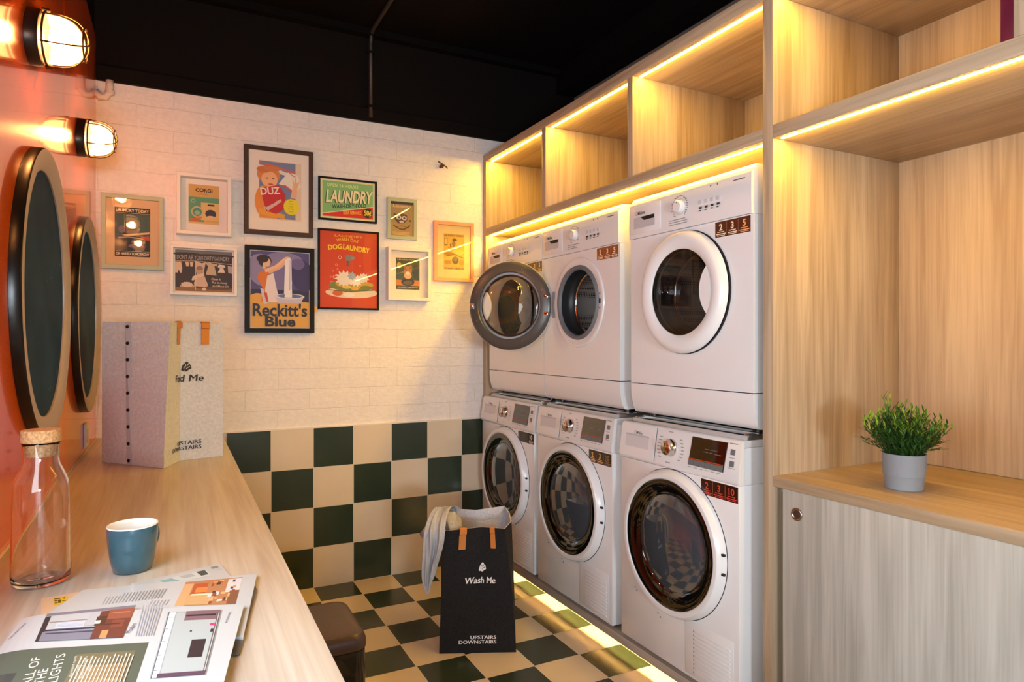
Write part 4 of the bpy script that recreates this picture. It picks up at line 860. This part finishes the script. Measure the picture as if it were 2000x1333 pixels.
patch(A, C1, .5, .12, .62, .58, (176, 176, 184)); patch(A, C1, .62, .12, 1, 1, (104, 54, 44)); patch(A, C1, .72, .10, 1, .42, (142, 80, 62)); patch(A, C1, .60, .30, .72, .60, (74, 46, 34)); patch(A, C1, .80, .46, .94, .70, (124, 66, 52)); patch(A, C1, .72, .76, .80, 1, (206, 140, 92)); patch(A, C1, .6, .44, .66, .54, (236, 226, 210)); patch(A, C1, .76, .2, .96, .24, (176, 110, 84)); patch(A, C1, .70, .56, .9, .6, (86, 40, 34))
C2 = ((-0.0103, 1.1272), (0.0635, 1.1002), (0.0332, 0.8952), (-0.0283, 0.9155))
patch(A, C2, 0, 0, 1, 1, (150, 158, 166)); patch(A, C2, .17, .02, .93, .95, (168, 176, 180)); patch(A, C2, .02, 0, .035, 1, (50, 54, 66)); patch(A, C2, .035, .01, .15, 1, (212, 218, 224))
for k in range(5): patch(A, C2, .02, .1+k*.2, .1, .108+k*.2, (90, 96, 110))
patch(A, C2, .34, .0, .98, .17, (120, 92, 104)); patch(A, C2, .36, .07, .9, .10, (40, 34, 40)); patch(A, C2, .93, .05, .985, .96, (84, 84, 96)); patch(A, C2, .95, .05, .965, .96, (196, 186, 176)); patch(A, C2, .12, .95, .98, 1, (84, 60, 82)); patch(A, C2, .58, .50, .84, .76, (42, 32, 42)); patch(A, C2, .50, .345, .54, .37, (50, 60, 66)); patch(A, C2, .84, .24, .94, .28, (206, 50, 120)); patch(A, C2, .88, .34, .93, .39, (40, 44, 50))
TX = ((-0.0534, 1.1840), (-0.0150, 1.1735), (-0.0271, 1.0409), (-0.0573, 1.0528))
for k in range(8): patch(A, TX, .24+k*.1, .05+.03*(k % 2), .275+k*.1, .96, (150, 152, 166))
ptext(A, 'Modern', (-0.0497, 1.1026), RO, .0075, (70, 66, 90), wid=.032)
p_ = (-0.1948, 1.1864); ptext(A, 'THE LIGHT ISSUE', p_, RO, .0032, (90, 90, 110), wid=.05); p_ = (0.0755, 1.0855); ptext(A, 'INTERIORS', p_, RO, .0032, (110, 110, 120), wid=.04)
mpart(A.build('near_print', None))
A = Art(1, 1, lambda x, y, o: (x, y, .8150+o), step=.00006, o0=.0002)
C3 = ((0.0159, 1.2742), (0.1058, 1.2561), (0.0847, 1.1319), (-0.0021, 1.1671))
patch(A, C3, 0, 0, 1, 1, (176, 122, 84)); patch(A, C3, 0, .1, .16, 1, (206, 160, 116)); patch(A, C3, .18, .12, .42, .56, (178, 84, 46)); patch(A, C3, .24, .3, .44, .5, (226, 128, 66)); patch(A, C3, .14, .58, .6, .98, (196, 158, 110)); patch(A, C3, .2, .56, .56, .62, (232, 214, 180)); patch(A, C3, .76, .04, 1, .5, (206, 204, 210)); patch(A, C3, .84, .5, 1, .98, (128, 84, 60))
random.seed(3)
for k in range(26):
    a_, b_ = .44+random.random()*.44, .05+random.random()*.8; patch(A, C3, a_, b_, a_+.03+random.random()*.05, b_+.04+random.random()*.09, random.choice(((60, 50, 56), (226, 140, 84), (214, 208, 210), (150, 76, 48), (232, 170, 120), (70, 60, 80))))
TX = ((-0.1034, 1.2704), (-0.0099, 1.2529), (-0.0184, 1.2102), (-0.1088, 1.2260))
for k in range(19): patch(A, TX, .05+k*.05, .0 if k > 4 else .25, .066+k*.05, .96, (146, 150, 160))
TX = ((-0.0374, 1.2103), (-0.0036, 1.1979), (-0.0079, 1.1768), (-0.0422, 1.1853))
for k in range(6): patch(A, TX, .1+k*.14, 0, .15+k*.14, 1, (150, 152, 164))
mpart(A.build('far_print', None))
# thin booklet behind and kraft envelope
bk_ = thing('booklet', 'thin white booklet with a room photo lying under the back of the open magazine', 'booklet', (0, 1.3, .8083))
BKQ = [(-0.0696, 1.3219), (0.0745, 1.3668), (0.0889, 1.2773), (-0.0334, 1.2794)]; iv = Matrix.Translation((0, 1.3, .8083)).inverted()
bm = NB(); prism(bm, BKQ, 'z', .8083, .8109); o = obj('pages', bm, pg, bk_); o.matrix_parent_inverse = iv
A = Art(1, 1, lambda x, y, o: (x, y, .8109+o), step=.00006, o0=.0002); Q_ = ((-0.0343, 1.3148), (0.0498, 1.3416), (0.0568, 1.3052), (-0.0102, 1.2888))
patch(A, Q_, 0, 0, 1, 1, (196, 204, 206)); patch(A, Q_, .05, .1, .3, .9, (130, 170, 180)); patch(A, Q_, .45, .1, .7, .6, (170, 176, 180)); patch(A, Q_, .8, .05, .97, .8, (70, 78, 80)); Q_ = ((0.0563, 1.3538), (0.0723, 1.3583), (0.0782, 1.3241), (0.0609, 1.3208)); patch(A, Q_, .1, .1, .8, .45, (130, 134, 140)); patch(A, Q_, .2, .7, .9, .78, (170, 172, 176)); 
o = A.build('print', bk_); o.matrix_parent_inverse = iv
ev = thing('envelope', 'tan kraft envelope with a yellow sticker, half under the open magazine', 'envelope', (-.16, 1.25, .8083)); iv = Matrix.Translation((-.16, 1.25, .8083)).inverted()
bm = NB(); prism(bm, [(-0.1976, 1.3210), (-0.1305, 1.3282), (-0.1117, 1.2051), (-0.1839, 1.2291)], 'z', .8083, .8086); o = obj('paper', bm, mat('kraft_paper', (216, 178, 144), .7), ev); o.matrix_parent_inverse = iv
A = Art(1, 1, lambda x, y, o: (x, y, .8086+o), step=.00006, o0=.0002); Q_ = ((-0.1805, 1.3133), (-0.1599, 1.3126), (-0.1553, 1.2743), (-0.1748, 1.2773)); patch(A, Q_, 0, 0, 1, 1, (226, 184, 30))
for a_ in ((.08, .12, .5, .24), (.1, .34, .3, .5), (.34, .34, .54, .78), (.72, .12, .82, .3), (.62, .5, .9, .6), (.1, .66, .3, .78)): patch(A, Q_, a_[0], a_[1], a_[2], a_[3], (90, 70, 24))
o = A.build('yellow_sticker', ev); o.matrix_parent_inverse = iv

# ------------------------------------------------------------------ felt laundry bags
def felt_bag(label, bot, top, z0, z1, c_out, c_in, c_ink, panel, tabs, words, splash_at, brand_at, snaps=None):
    cx = sum(p[0] for p in bot)/len(bot); cy = sum(p[1] for p in bot)/len(bot)
    r = thing('laundry_bag', label, 'laundry bag', (cx, cy, z0)); iv = Matrix.Translation((cx, cy, z0)).inverted(); n = len(bot)
    zt = [z1+(p[2] if len(p) > 2 else 0) for p in top]; bm = NB(); K = 10
    def loop(d, K=K):
        R_ = []
        for k in range(K+1):
            t = k/K; t2 = t**1.4; row = []
            P = [(bot[i][0]*(1-t2)+top[i][0]*t2, bot[i][1]*(1-t2)+top[i][1]*t2) for i in range(n)]
            mx_ = sum(p[0] for p in P)/n; my_ = sum(p[1] for p in P)/n
            for i, p in enumerate(P):
                a = Vector(P[i-1]); b = Vector(P[(i+1) % n]); q = Vector(p); nn = ((b-a).normalized()); nn = Vector((nn.y, -nn.x))
                if nn.dot(q-Vector((mx_, my_))) < 0: nn = -nn
                q = q-nn*d; row.append(bm.verts.new((q.x, q.y, z0+(zt[i]-z0)*t+(d if k == 0 else 0))))
            R_.append(row)
        return R_
    O = loop(0); I = loop(.0045)
    for R_, mi in ((O, 0), (I, 1)):
        for A_, B_ in zip(R_[:-1], R_[1:]):
            for i in range(n): bm.faces.new((A_[i], A_[(i+1) % n], B_[(i+1) % n], B_[i])).material_index = mi
        bm.faces.new(R_[0]).material_index = mi
    for i in range(n): bm.faces.new((O[-1][i], O[-1][(i+1) % n], I[-1][(i+1) % n], I[-1][i])).material_index = 1
    o = obj('body', bm, [c_out, c_in], r); o.matrix_parent_inverse = iv
    # mapping on the wordy panel: panel = vertex indices left..right
    def wall(s, t, off, idx):
        seg = len(idx)-1; s = max(0, min(.99999, s))*seg; k = int(s); f = s-k; t2 = max(0, t)**1.4
        def at(i): return Vector((bot[i][0]*(1-t2)+top[i][0]*t2, bot[i][1]*(1-t2)+top[i][1]*t2, z0+(zt[i]-z0)*t))
        a, b = at(idx[k]), at(idx[k+1]); d = (b-a); nn = Vector((d.y, -d.x, 0)).normalized()
        if nn.y > 0: nn = -nn
        return tuple(a+d*f+nn*off)
    hgt = z1-z0; wd_ = .29
    A = Art(1, 1, lambda x, y, o: wall(x, y, o+.0012, panel))
    def W_(s, t, cs, ct, h, **k): A.text(s, cs*1, ct*1, h, c_ink, **k)
    # lettering sizes are fractions of the panel: wid of its width, h of its height
    t0, cs, ct, wd2, rot_ = words
    A.text(t0, cs, ct, .050, c_ink, wid=wd2, shear=.16); A.text(t0, cs+.006, ct+.002, .050, c_ink, wid=wd2, shear=.16)
    # splash mark as round as the panel allows
    B = Art(wd_, hgt, lambda x, y, o: wall(x/wd_, y/hgt, o+.0012, panel))
    B.splash(splash_at[0], splash_at[1], .085, c_ink, c_out)
    for e_ in (0, .004): B.text('UPSTAIRS', brand_at[0]+e_, brand_at[1]+.037, .028, c_ink, al='r', wid=.34, bold=.0); B.text('DOWNSTAIRS', brand_at[0]+e_, brand_at[1], .028, c_ink, al='r', wid=.49, bold=.0)
    B.text('&', brand_at[0]-.22, brand_at[1]+.022, .02, c_out, bold=.06)
    for X in (A, B): o = X.build('lettering', r); o.matrix_parent_inverse = iv
    tan = mat('tan_leather', (196, 120, 50), .5, bump=(120, .2, .001))
    for s_ in tabs:
        bm = NB(); hw = .0135/wd_; hh = .080/hgt
        prof = [(1-hh, .0015), (1-hh, .0045), (1-.022/hgt, .0050), (1-.018/hgt, .012), (1+.0, .0115), (1+.006/hgt, .004), (1+.004/hgt, -.008), (1-.02/hgt, -.0105), (1-.02/hgt, -.0075), (1-.002/hgt, -.0055), (1+.001/hgt, .0015)]
        L_ = [bm.verts.new(wall(s_-hw, min(p[0], 1.02), p[1], panel)) for p in prof]; R_ = [bm.verts.new(wall(s_+hw, min(p[0], 1.02), p[1], panel)) for p in prof]
        m_ = len(prof); bm.faces.new(L_); bm.faces.new(R_[::-1])
        for i in range(m_): bm.faces.new((L_[i], L_[(i+1) % m_], R_[(i+1) % m_], R_[i]))
        o = obj('leather_tab', bm, tan, r); o.matrix_parent_inverse = iv
    if snaps:
        idx, sa, sb = snaps; bm = NB()
        P = [(sa-.035, 1), (sa+.05, 1), (sb+.05, 0.004), (sb-.035, 0.004)]; V = [bm.verts.new(wall(x, y, .0015, idx)) for x, y in P]; bm.faces.new(V); o = obj('placket', bm, mat('felt_placket', (176, 178, 186), .9), r); o.matrix_parent_inverse = iv
        for k in range(9):
            t = .965-k*.117; s_ = sa*t+sb*(1-t); p = Vector(wall(s_, t, .002, idx)); q = Vector(wall(s_, t, .006, idx)); d = (q-p)
            bm = NB(); rot = d.to_track_quat('Z', 'Y').to_matrix().to_4x4(); lathe(bm, [(0, .0035), (.004, .0033), (.0058, .002), (.0062, -.001)], 14, 'z'); bmesh.ops.transform(bm, matrix=Matrix.Translation(p) @ rot, verts=bm.verts)
            o = obj('snap', bm, mat('snap_black', (28, 24, 26), .3, .6), r, True); o.matrix_parent_inverse = iv
    return r
felt_b = noisy('charcoal_felt', (13, 13, 16), (25, 25, 30), 140, .95, .4, .001)
felt_g = noisy('light_grey_felt', (188, 190, 196), (204, 206, 210), 120, .95, .35, .001)
felt_i = noisy('pale_felt_lining', (186, 190, 204), (206, 208, 218), 120, .95, .3, .001)
felt_bag('tall charcoal felt laundry bag reading Wash Me, standing on the checkered floor',
    [(.925, 2.445), (1.063, 2.382), (1.2007, 2.319), (1.240, 2.40), (1.275, 2.48), (1.313, 2.564), (1.175, 2.627), (1.037, 2.69), (.981, 2.567)],
    [(.9386, 2.416), (1.088, 2.400), (1.160, 2.338), (1.231, 2.418), (1.285, 2.54), (1.319, 2.662), (1.178, 2.656), (1.045, 2.765), (.985, 2.59)],
    .0005, .490, felt_b, felt_i, (236, 234, 236), (0, 1, 2), (.24, .74), ('Wash Me', .52, .555, .45, 0), (.54, .685), (.74, .075))
felt_bag('light grey felt laundry bag reading Fold Me, standing on the far end of the counter',
    [(-.2305, 2.716), (-.035, 2.482), (.0142, 2.618), (.155, 2.653), (.135, 2.86), (-.055, 2.93)],
    [(-.229, 2.70), (-.0145, 2.59), (.018, 2.70), (.161, 2.76), (.13, 2.87), (-.06, 2.93)],
    .8085, 1.300, felt_g, felt_g, (34, 30, 34), (1, 2, 3), (.36, .78), ('Fold Me', .53, .565, .46, 0), (.56, .675), (.74, .075), snaps=((0, 1), .375, .455))

# linen towel hanging out of the charcoal bag
lin_m = noisy('grey_linen', (168, 170, 176), (190, 190, 194), 240, .9, .4, .0008, stretch=(1, 1, 3))
tw = thing('towel', 'grey linen cloth hanging over the rim of the charcoal laundry bag', 'cloth', (.95, 2.6, .3)); iv = Matrix.Translation((.95, 2.6, .3)).inverted()
rows = [  # left point, right point as (x,y,z)
    ((0.9802, 2.5309, 0.4252), (1.0648, 2.5327, 0.4047)), ((0.9618, 2.5179, 0.4894), (1.0572, 2.5254, 0.4544)), ((0.9489, 2.5245, 0.5352), (1.0650, 2.5551, 0.5101)), ((0.9326, 2.5103, 0.5631), (1.0478, 2.5414, 0.5429)), ((0.9041, 2.4800, 0.5549), (0.9989, 2.4990, 0.5601)),
    ((0.8777, 2.4541, 0.5278), (0.9529, 2.4326, 0.5439)), ((0.8604, 2.4349, 0.4949), (0.9293, 2.3941, 0.5122)), ((0.8535, 2.4272, 0.4542), (0.9221, 2.3810, 0.4810)), ((0.8517, 2.4281, 0.4107), (0.9186, 2.3828, 0.4455)), ((0.8482, 2.4299, 0.3672), (0.9098, 2.3872, 0.4060)),
    ((0.8481, 2.4356, 0.3238), (0.9046, 2.4011, 0.3672)), ((0.8533, 2.4385, 0.2883), (0.8958, 2.4112, 0.3258)), ((0.8621, 2.4340, 0.2644), (0.8851, 2.4223, 0.2922)), ((0.8692, 2.4304, 0.2466), (0.8763, 2.4268, 0.2565))]
rows = [(Vector(a), Vector(b)) for a, b in rows]
def crow(R_, t):
    m_ = len(R_)-1; t *= m_; i = min(int(t), m_-1); f = t-i
    def cr(p0, p1, p2, p3): return .5*((2*p1)+(p2-p0)*f+(2*p0-5*p1+4*p2-p3)*f*f+(3*p1-p0-3*p2+p3)*f**3)
    g = lambda j, s_: R_[max(0, min(m_, j))][s_]
    return tuple(cr(g(i-1, s_), g(i, s_), g(i+1, s_), g(i+2, s_)) for s_ in (0, 1))
bm = NB(); NT, NS = 64, 34; G_ = []
for i in range(NT+1):
    t = i/NT; a, b = crow(rows, t); row = []; ed = min(1, t*5)*min(1, (1-t)*5)
    for j in range(NS+1):
        s_ = j/NS; p = a.lerp(b, s_)
        amp = .010*ed*sin(pi*s_)**.4 if 0 < s_ < 1 else 0
        d = sin(s_*15+t*5)*amp+sin(s_*31-t*8+1.3)*amp*.45+sin(s_*6+t*3)*amp*.8
        p = p+Vector((-.45, -.85, .25))*d+Vector((.3*sin(t*9+s_*4), 0, 0))*.006*ed
        row.append(bm.verts.new(p))
    G_.append(row)
for i in range(NT):
    for j in range(NS): bm.faces.new((G_[i][j], G_[i+1][j], G_[i+1][j+1], G_[i][j+1]))
o = obj('cloth', bm, lin_m, tw, True); o.matrix_parent_inverse = iv
md = o.modifiers.new('thick', 'SOLIDIFY'); md.thickness = .0022
# corner flap of the cloth
bm = NB(); F_ = [(0.8725, 2.4456, 0.5146), (0.8427, 2.4439, 0.4830), (0.8575, 2.4386, 0.4585), (0.8623, 2.4171, 0.4755), (0.8746, 2.4221, 0.5122)]
V = [bm.verts.new(p) for p in F_]; bm.faces.new(V); bmesh.ops.subdivide_edges(bm, edges=bm.edges, cuts=2, use_grid_fill=True); o = obj('cloth_corner', bm, lin_m, tw, True); o.matrix_parent_inverse = iv; md = o.modifiers.new('thick', 'SOLIDIFY'); md.thickness = .002
# second fold of the cloth inside the bag mouth
bm = NB(); A_ = [(0.9620, 2.4953, 0.5445), (1.0025, 2.4747, 0.5445), (1.0437, 2.4986, 0.5090), (1.0319, 2.4597, 0.4702), (0.9729, 2.4449, 0.4654), (0.9657, 2.4598, 0.5074)]
cen = sum((Vector(p) for p in A_), Vector())/len(A_)+Vector((0, -.012, .01)); c0 = bm.verts.new(cen); V = [bm.verts.new(p) for p in A_]
for i in range(len(V)): bm.faces.new((V[i], V[(i+1) % len(V)], c0))
bmesh.ops.subdivide_edges(bm, edges=bm.edges, cuts=3, smooth=.6, use_grid_fill=True); o = obj('cloth_fold', bm, noisy('tan_linen', (176, 160, 132), (196, 184, 160), 200, .9, .4, .0008), tw, True); o.matrix_parent_inverse = iv; md = o.modifiers.new('thick', 'SOLIDIFY'); md.thickness = .002

# ------------------------------------------------------------------ waste bin
def rrect(x0, x1, y0, y1, r, n=8):
    P = []
    for cx, cy, a0 in ((x1-r, y1-r, 0), (x0+r, y1-r, 90), (x0+r, y0+r, 180), (x1-r, y0+r, 270)):
        for k in range(n+1): a = radians(a0+90*k/n); P.append((cx+r*cos(a), cy+r*sin(a)))
    return P
def loft(bm, loops, cap0=True, cap1=True):
    R_ = [[bm.verts.new((x, y, z)) for x, y in P] for P, z in loops]; n = len(R_[0])
    for A_, B_ in zip(R_[:-1], R_[1:]):
        for i in range(n): bm.faces.new((A_[i], A_[(i+1) % n], B_[(i+1) % n], B_[i]))
    if cap0: bm.faces.new(R_[0][::-1])
    if cap1: bm.faces.new(R_[-1])
    return bm
bn = thing('waste_bin', 'black rounded waste bin with brown-black lid under the counter edge', 'bin', (.35, 2.02, 0)); 
blk = mat('glossy_black_plastic', (14, 12, 12), .25, coat=.3)
bm = NB(); loft(bm, [(rrect(-.142, .142, -.142, .142, .035), .0), (rrect(-.146, .146, -.146, .146, .038), .01), (rrect(-.142, .142, -.144, .144, .038), .345)]); obj('bin_body', bm, blk, bn, 50)
bm = NB(); loft(bm, [(rrect(-.1405, .1405, -.1425, .1425, .038), .3455), (rrect(-.1455, .1455, -.147, .147, .042), .350), (rrect(-.145, .145, -.147, .147, .042), .372), (rrect(-.139, .139, -.141, .141, .04), .388), (rrect(-.134, .134, -.136, .136, .037), .392)], True, False)
loft(bm, [(rrect(-.134, .134, -.136, .136, .037), .392), (rrect(-.130, .130, -.132, .132, .034), .3905), (rrect(-.126, .126, -.128, .128, .032), .3915)], False, True); bmesh.ops.remove_doubles(bm, verts=bm.verts, dist=1e-5)
obj('lid', bm, mat('umber_plastic', (70, 54, 50), .38), bn, 50)

# ------------------------------------------------------------------ potted plant
pp = thing('potted_plant', 'small bushy green plant in a grey two-tier pot on the oak counter', 'plant', (1.722, 1.087, .8412))
bm = NB(); lathe(bm, [(0, .0), (.043, .0), (.0455, .003), (.0475, .036), (.0477, .037)], 56); lathe(bm, [(.0477, .037), (.0500, .0375), (.0518, .092), (.0518, .0945), (.0485, .0945), (.046, .05), (0, .05)], 56); bmesh.ops.remove_doubles(bm, verts=bm.verts, dist=1e-6)
obj('pot', bm, mat('grey_pot', (132, 138, 144), .6), pp, 35)
bm = NB(); lathe(bm, [(0, .083), (.0465, .080)], 30); obj('soil', bm, noisy('soil', (40, 32, 22), (60, 48, 34), 150, 1, .8, .002), pp)
bm = NB(); random.seed(11)
def leaf(bm, p, d, up, L_, w_, mi):
    s_ = d.cross(up).normalized(); nn = s_.cross(d).normalized(); V = []
    for t, ww, dr in ((0, .15, 0), (.3, .9, .04), (.6, 1, .06), (.85, .55, .03)): c_ = p+d*L_*t+nn*L_*dr; V.append((bm.verts.new(c_-s_*w_*ww), bm.verts.new(c_+nn*w_*-.25), bm.verts.new(c_+s_*w_*ww)))
    tip = bm.verts.new(p+d*L_)
    for a, b in zip(V[:-1], V[1:]):
        bm.faces.new((a[0], a[1], b[1], b[0])).material_index = mi; bm.faces.new((a[1], a[2], b[2], b[1])).material_index = mi
    bm.faces.new((V[-1][0], V[-1][1], tip)).material_index = mi; bm.faces.new((V[-1][1], V[-1][2], tip)).material_index = mi
for k in range(150):
    a = random.random()*2*pi; q = sqrt(random.random()); el = radians(88-q*36+random.uniform(-5, 5)); L_ = (.118+.03*random.random())*(1-.26*q)
    if k < 3: L_ = .158; el = radians(86)
    d = Vector((cos(a)*cos(el), sin(a)*cos(el), sin(el))); p0 = Vector((cos(a)*q*.034, sin(a)*q*.034, .082)); pts = []
    for j in range(7): t = j/6; pts.append(p0+d*L_*t+Vector((cos(a), sin(a), 0))*.008*t*t*q)
    tube(bm, pts, .0007, 4, mi=3, caps=False)
    n_l = 13
    for j in range(n_l):
        t = .12+.88*j/(n_l-1); i = min(5, int(t*6)); p = pts[i].lerp(pts[i+1], t*6-i); ph = j*2.4+a
        side = Vector((cos(ph), sin(ph), .0)); dd = (d*1.0+side*.75+Vector((0, 0, .15))).normalized()
        leaf(bm, p, dd, Vector((0, 0, 1)) if abs(dd.z) < .95 else Vector((1, 0, 0)), random.uniform(.013, .021), random.uniform(.0019, .0028), 2 if t > .82 and random.random() < .6 else random.choice((0, 0, 1)))
def leafm(nm, c):
    m_ = mat(nm, c, .42); b = m_.node_tree.nodes['Principled BSDF']; b.inputs['Subsurface Weight'].default_value = 0; return m_
for k in range(60):
    a = random.random()*2*pi; el = radians(random.uniform(8, 48)); L_ = random.uniform(.05, .078)
    d = Vector((cos(a)*cos(el), sin(a)*cos(el), sin(el))); p0 = Vector((cos(a)*.03, sin(a)*.03, .088+.012*random.random())); pts = [p0+d*L_*j/6+Vector((0, 0, .01*sin(j/6*pi/2))) for j in range(7)]; tube(bm, pts, .0006, 4, mi=3, caps=False)
    for j in range(9):
        t = .15+.85*j/8; i = min(5, int(t*6)); p = pts[i].lerp(pts[i+1], t*6-i); ph = j*2.4+a; dd = (d+Vector((cos(ph), sin(ph), .3*sin(ph*2)))*.7).normalized()
        leaf(bm, p, dd, Vector((0, 0, 1)) if abs(dd.z) < .95 else Vector((1, 0, 0)), random.uniform(.013, .020), random.uniform(.0018, .0026), random.choice((0, 1, 1)))
obj('foliage', bm, [leafm('leaf_green', (44, 92, 26)), leafm('leaf_dark_green', (28, 66, 22)), leafm('leaf_young_green', (112, 146, 40)), leafm('stem_green', (56, 76, 34))], pp)
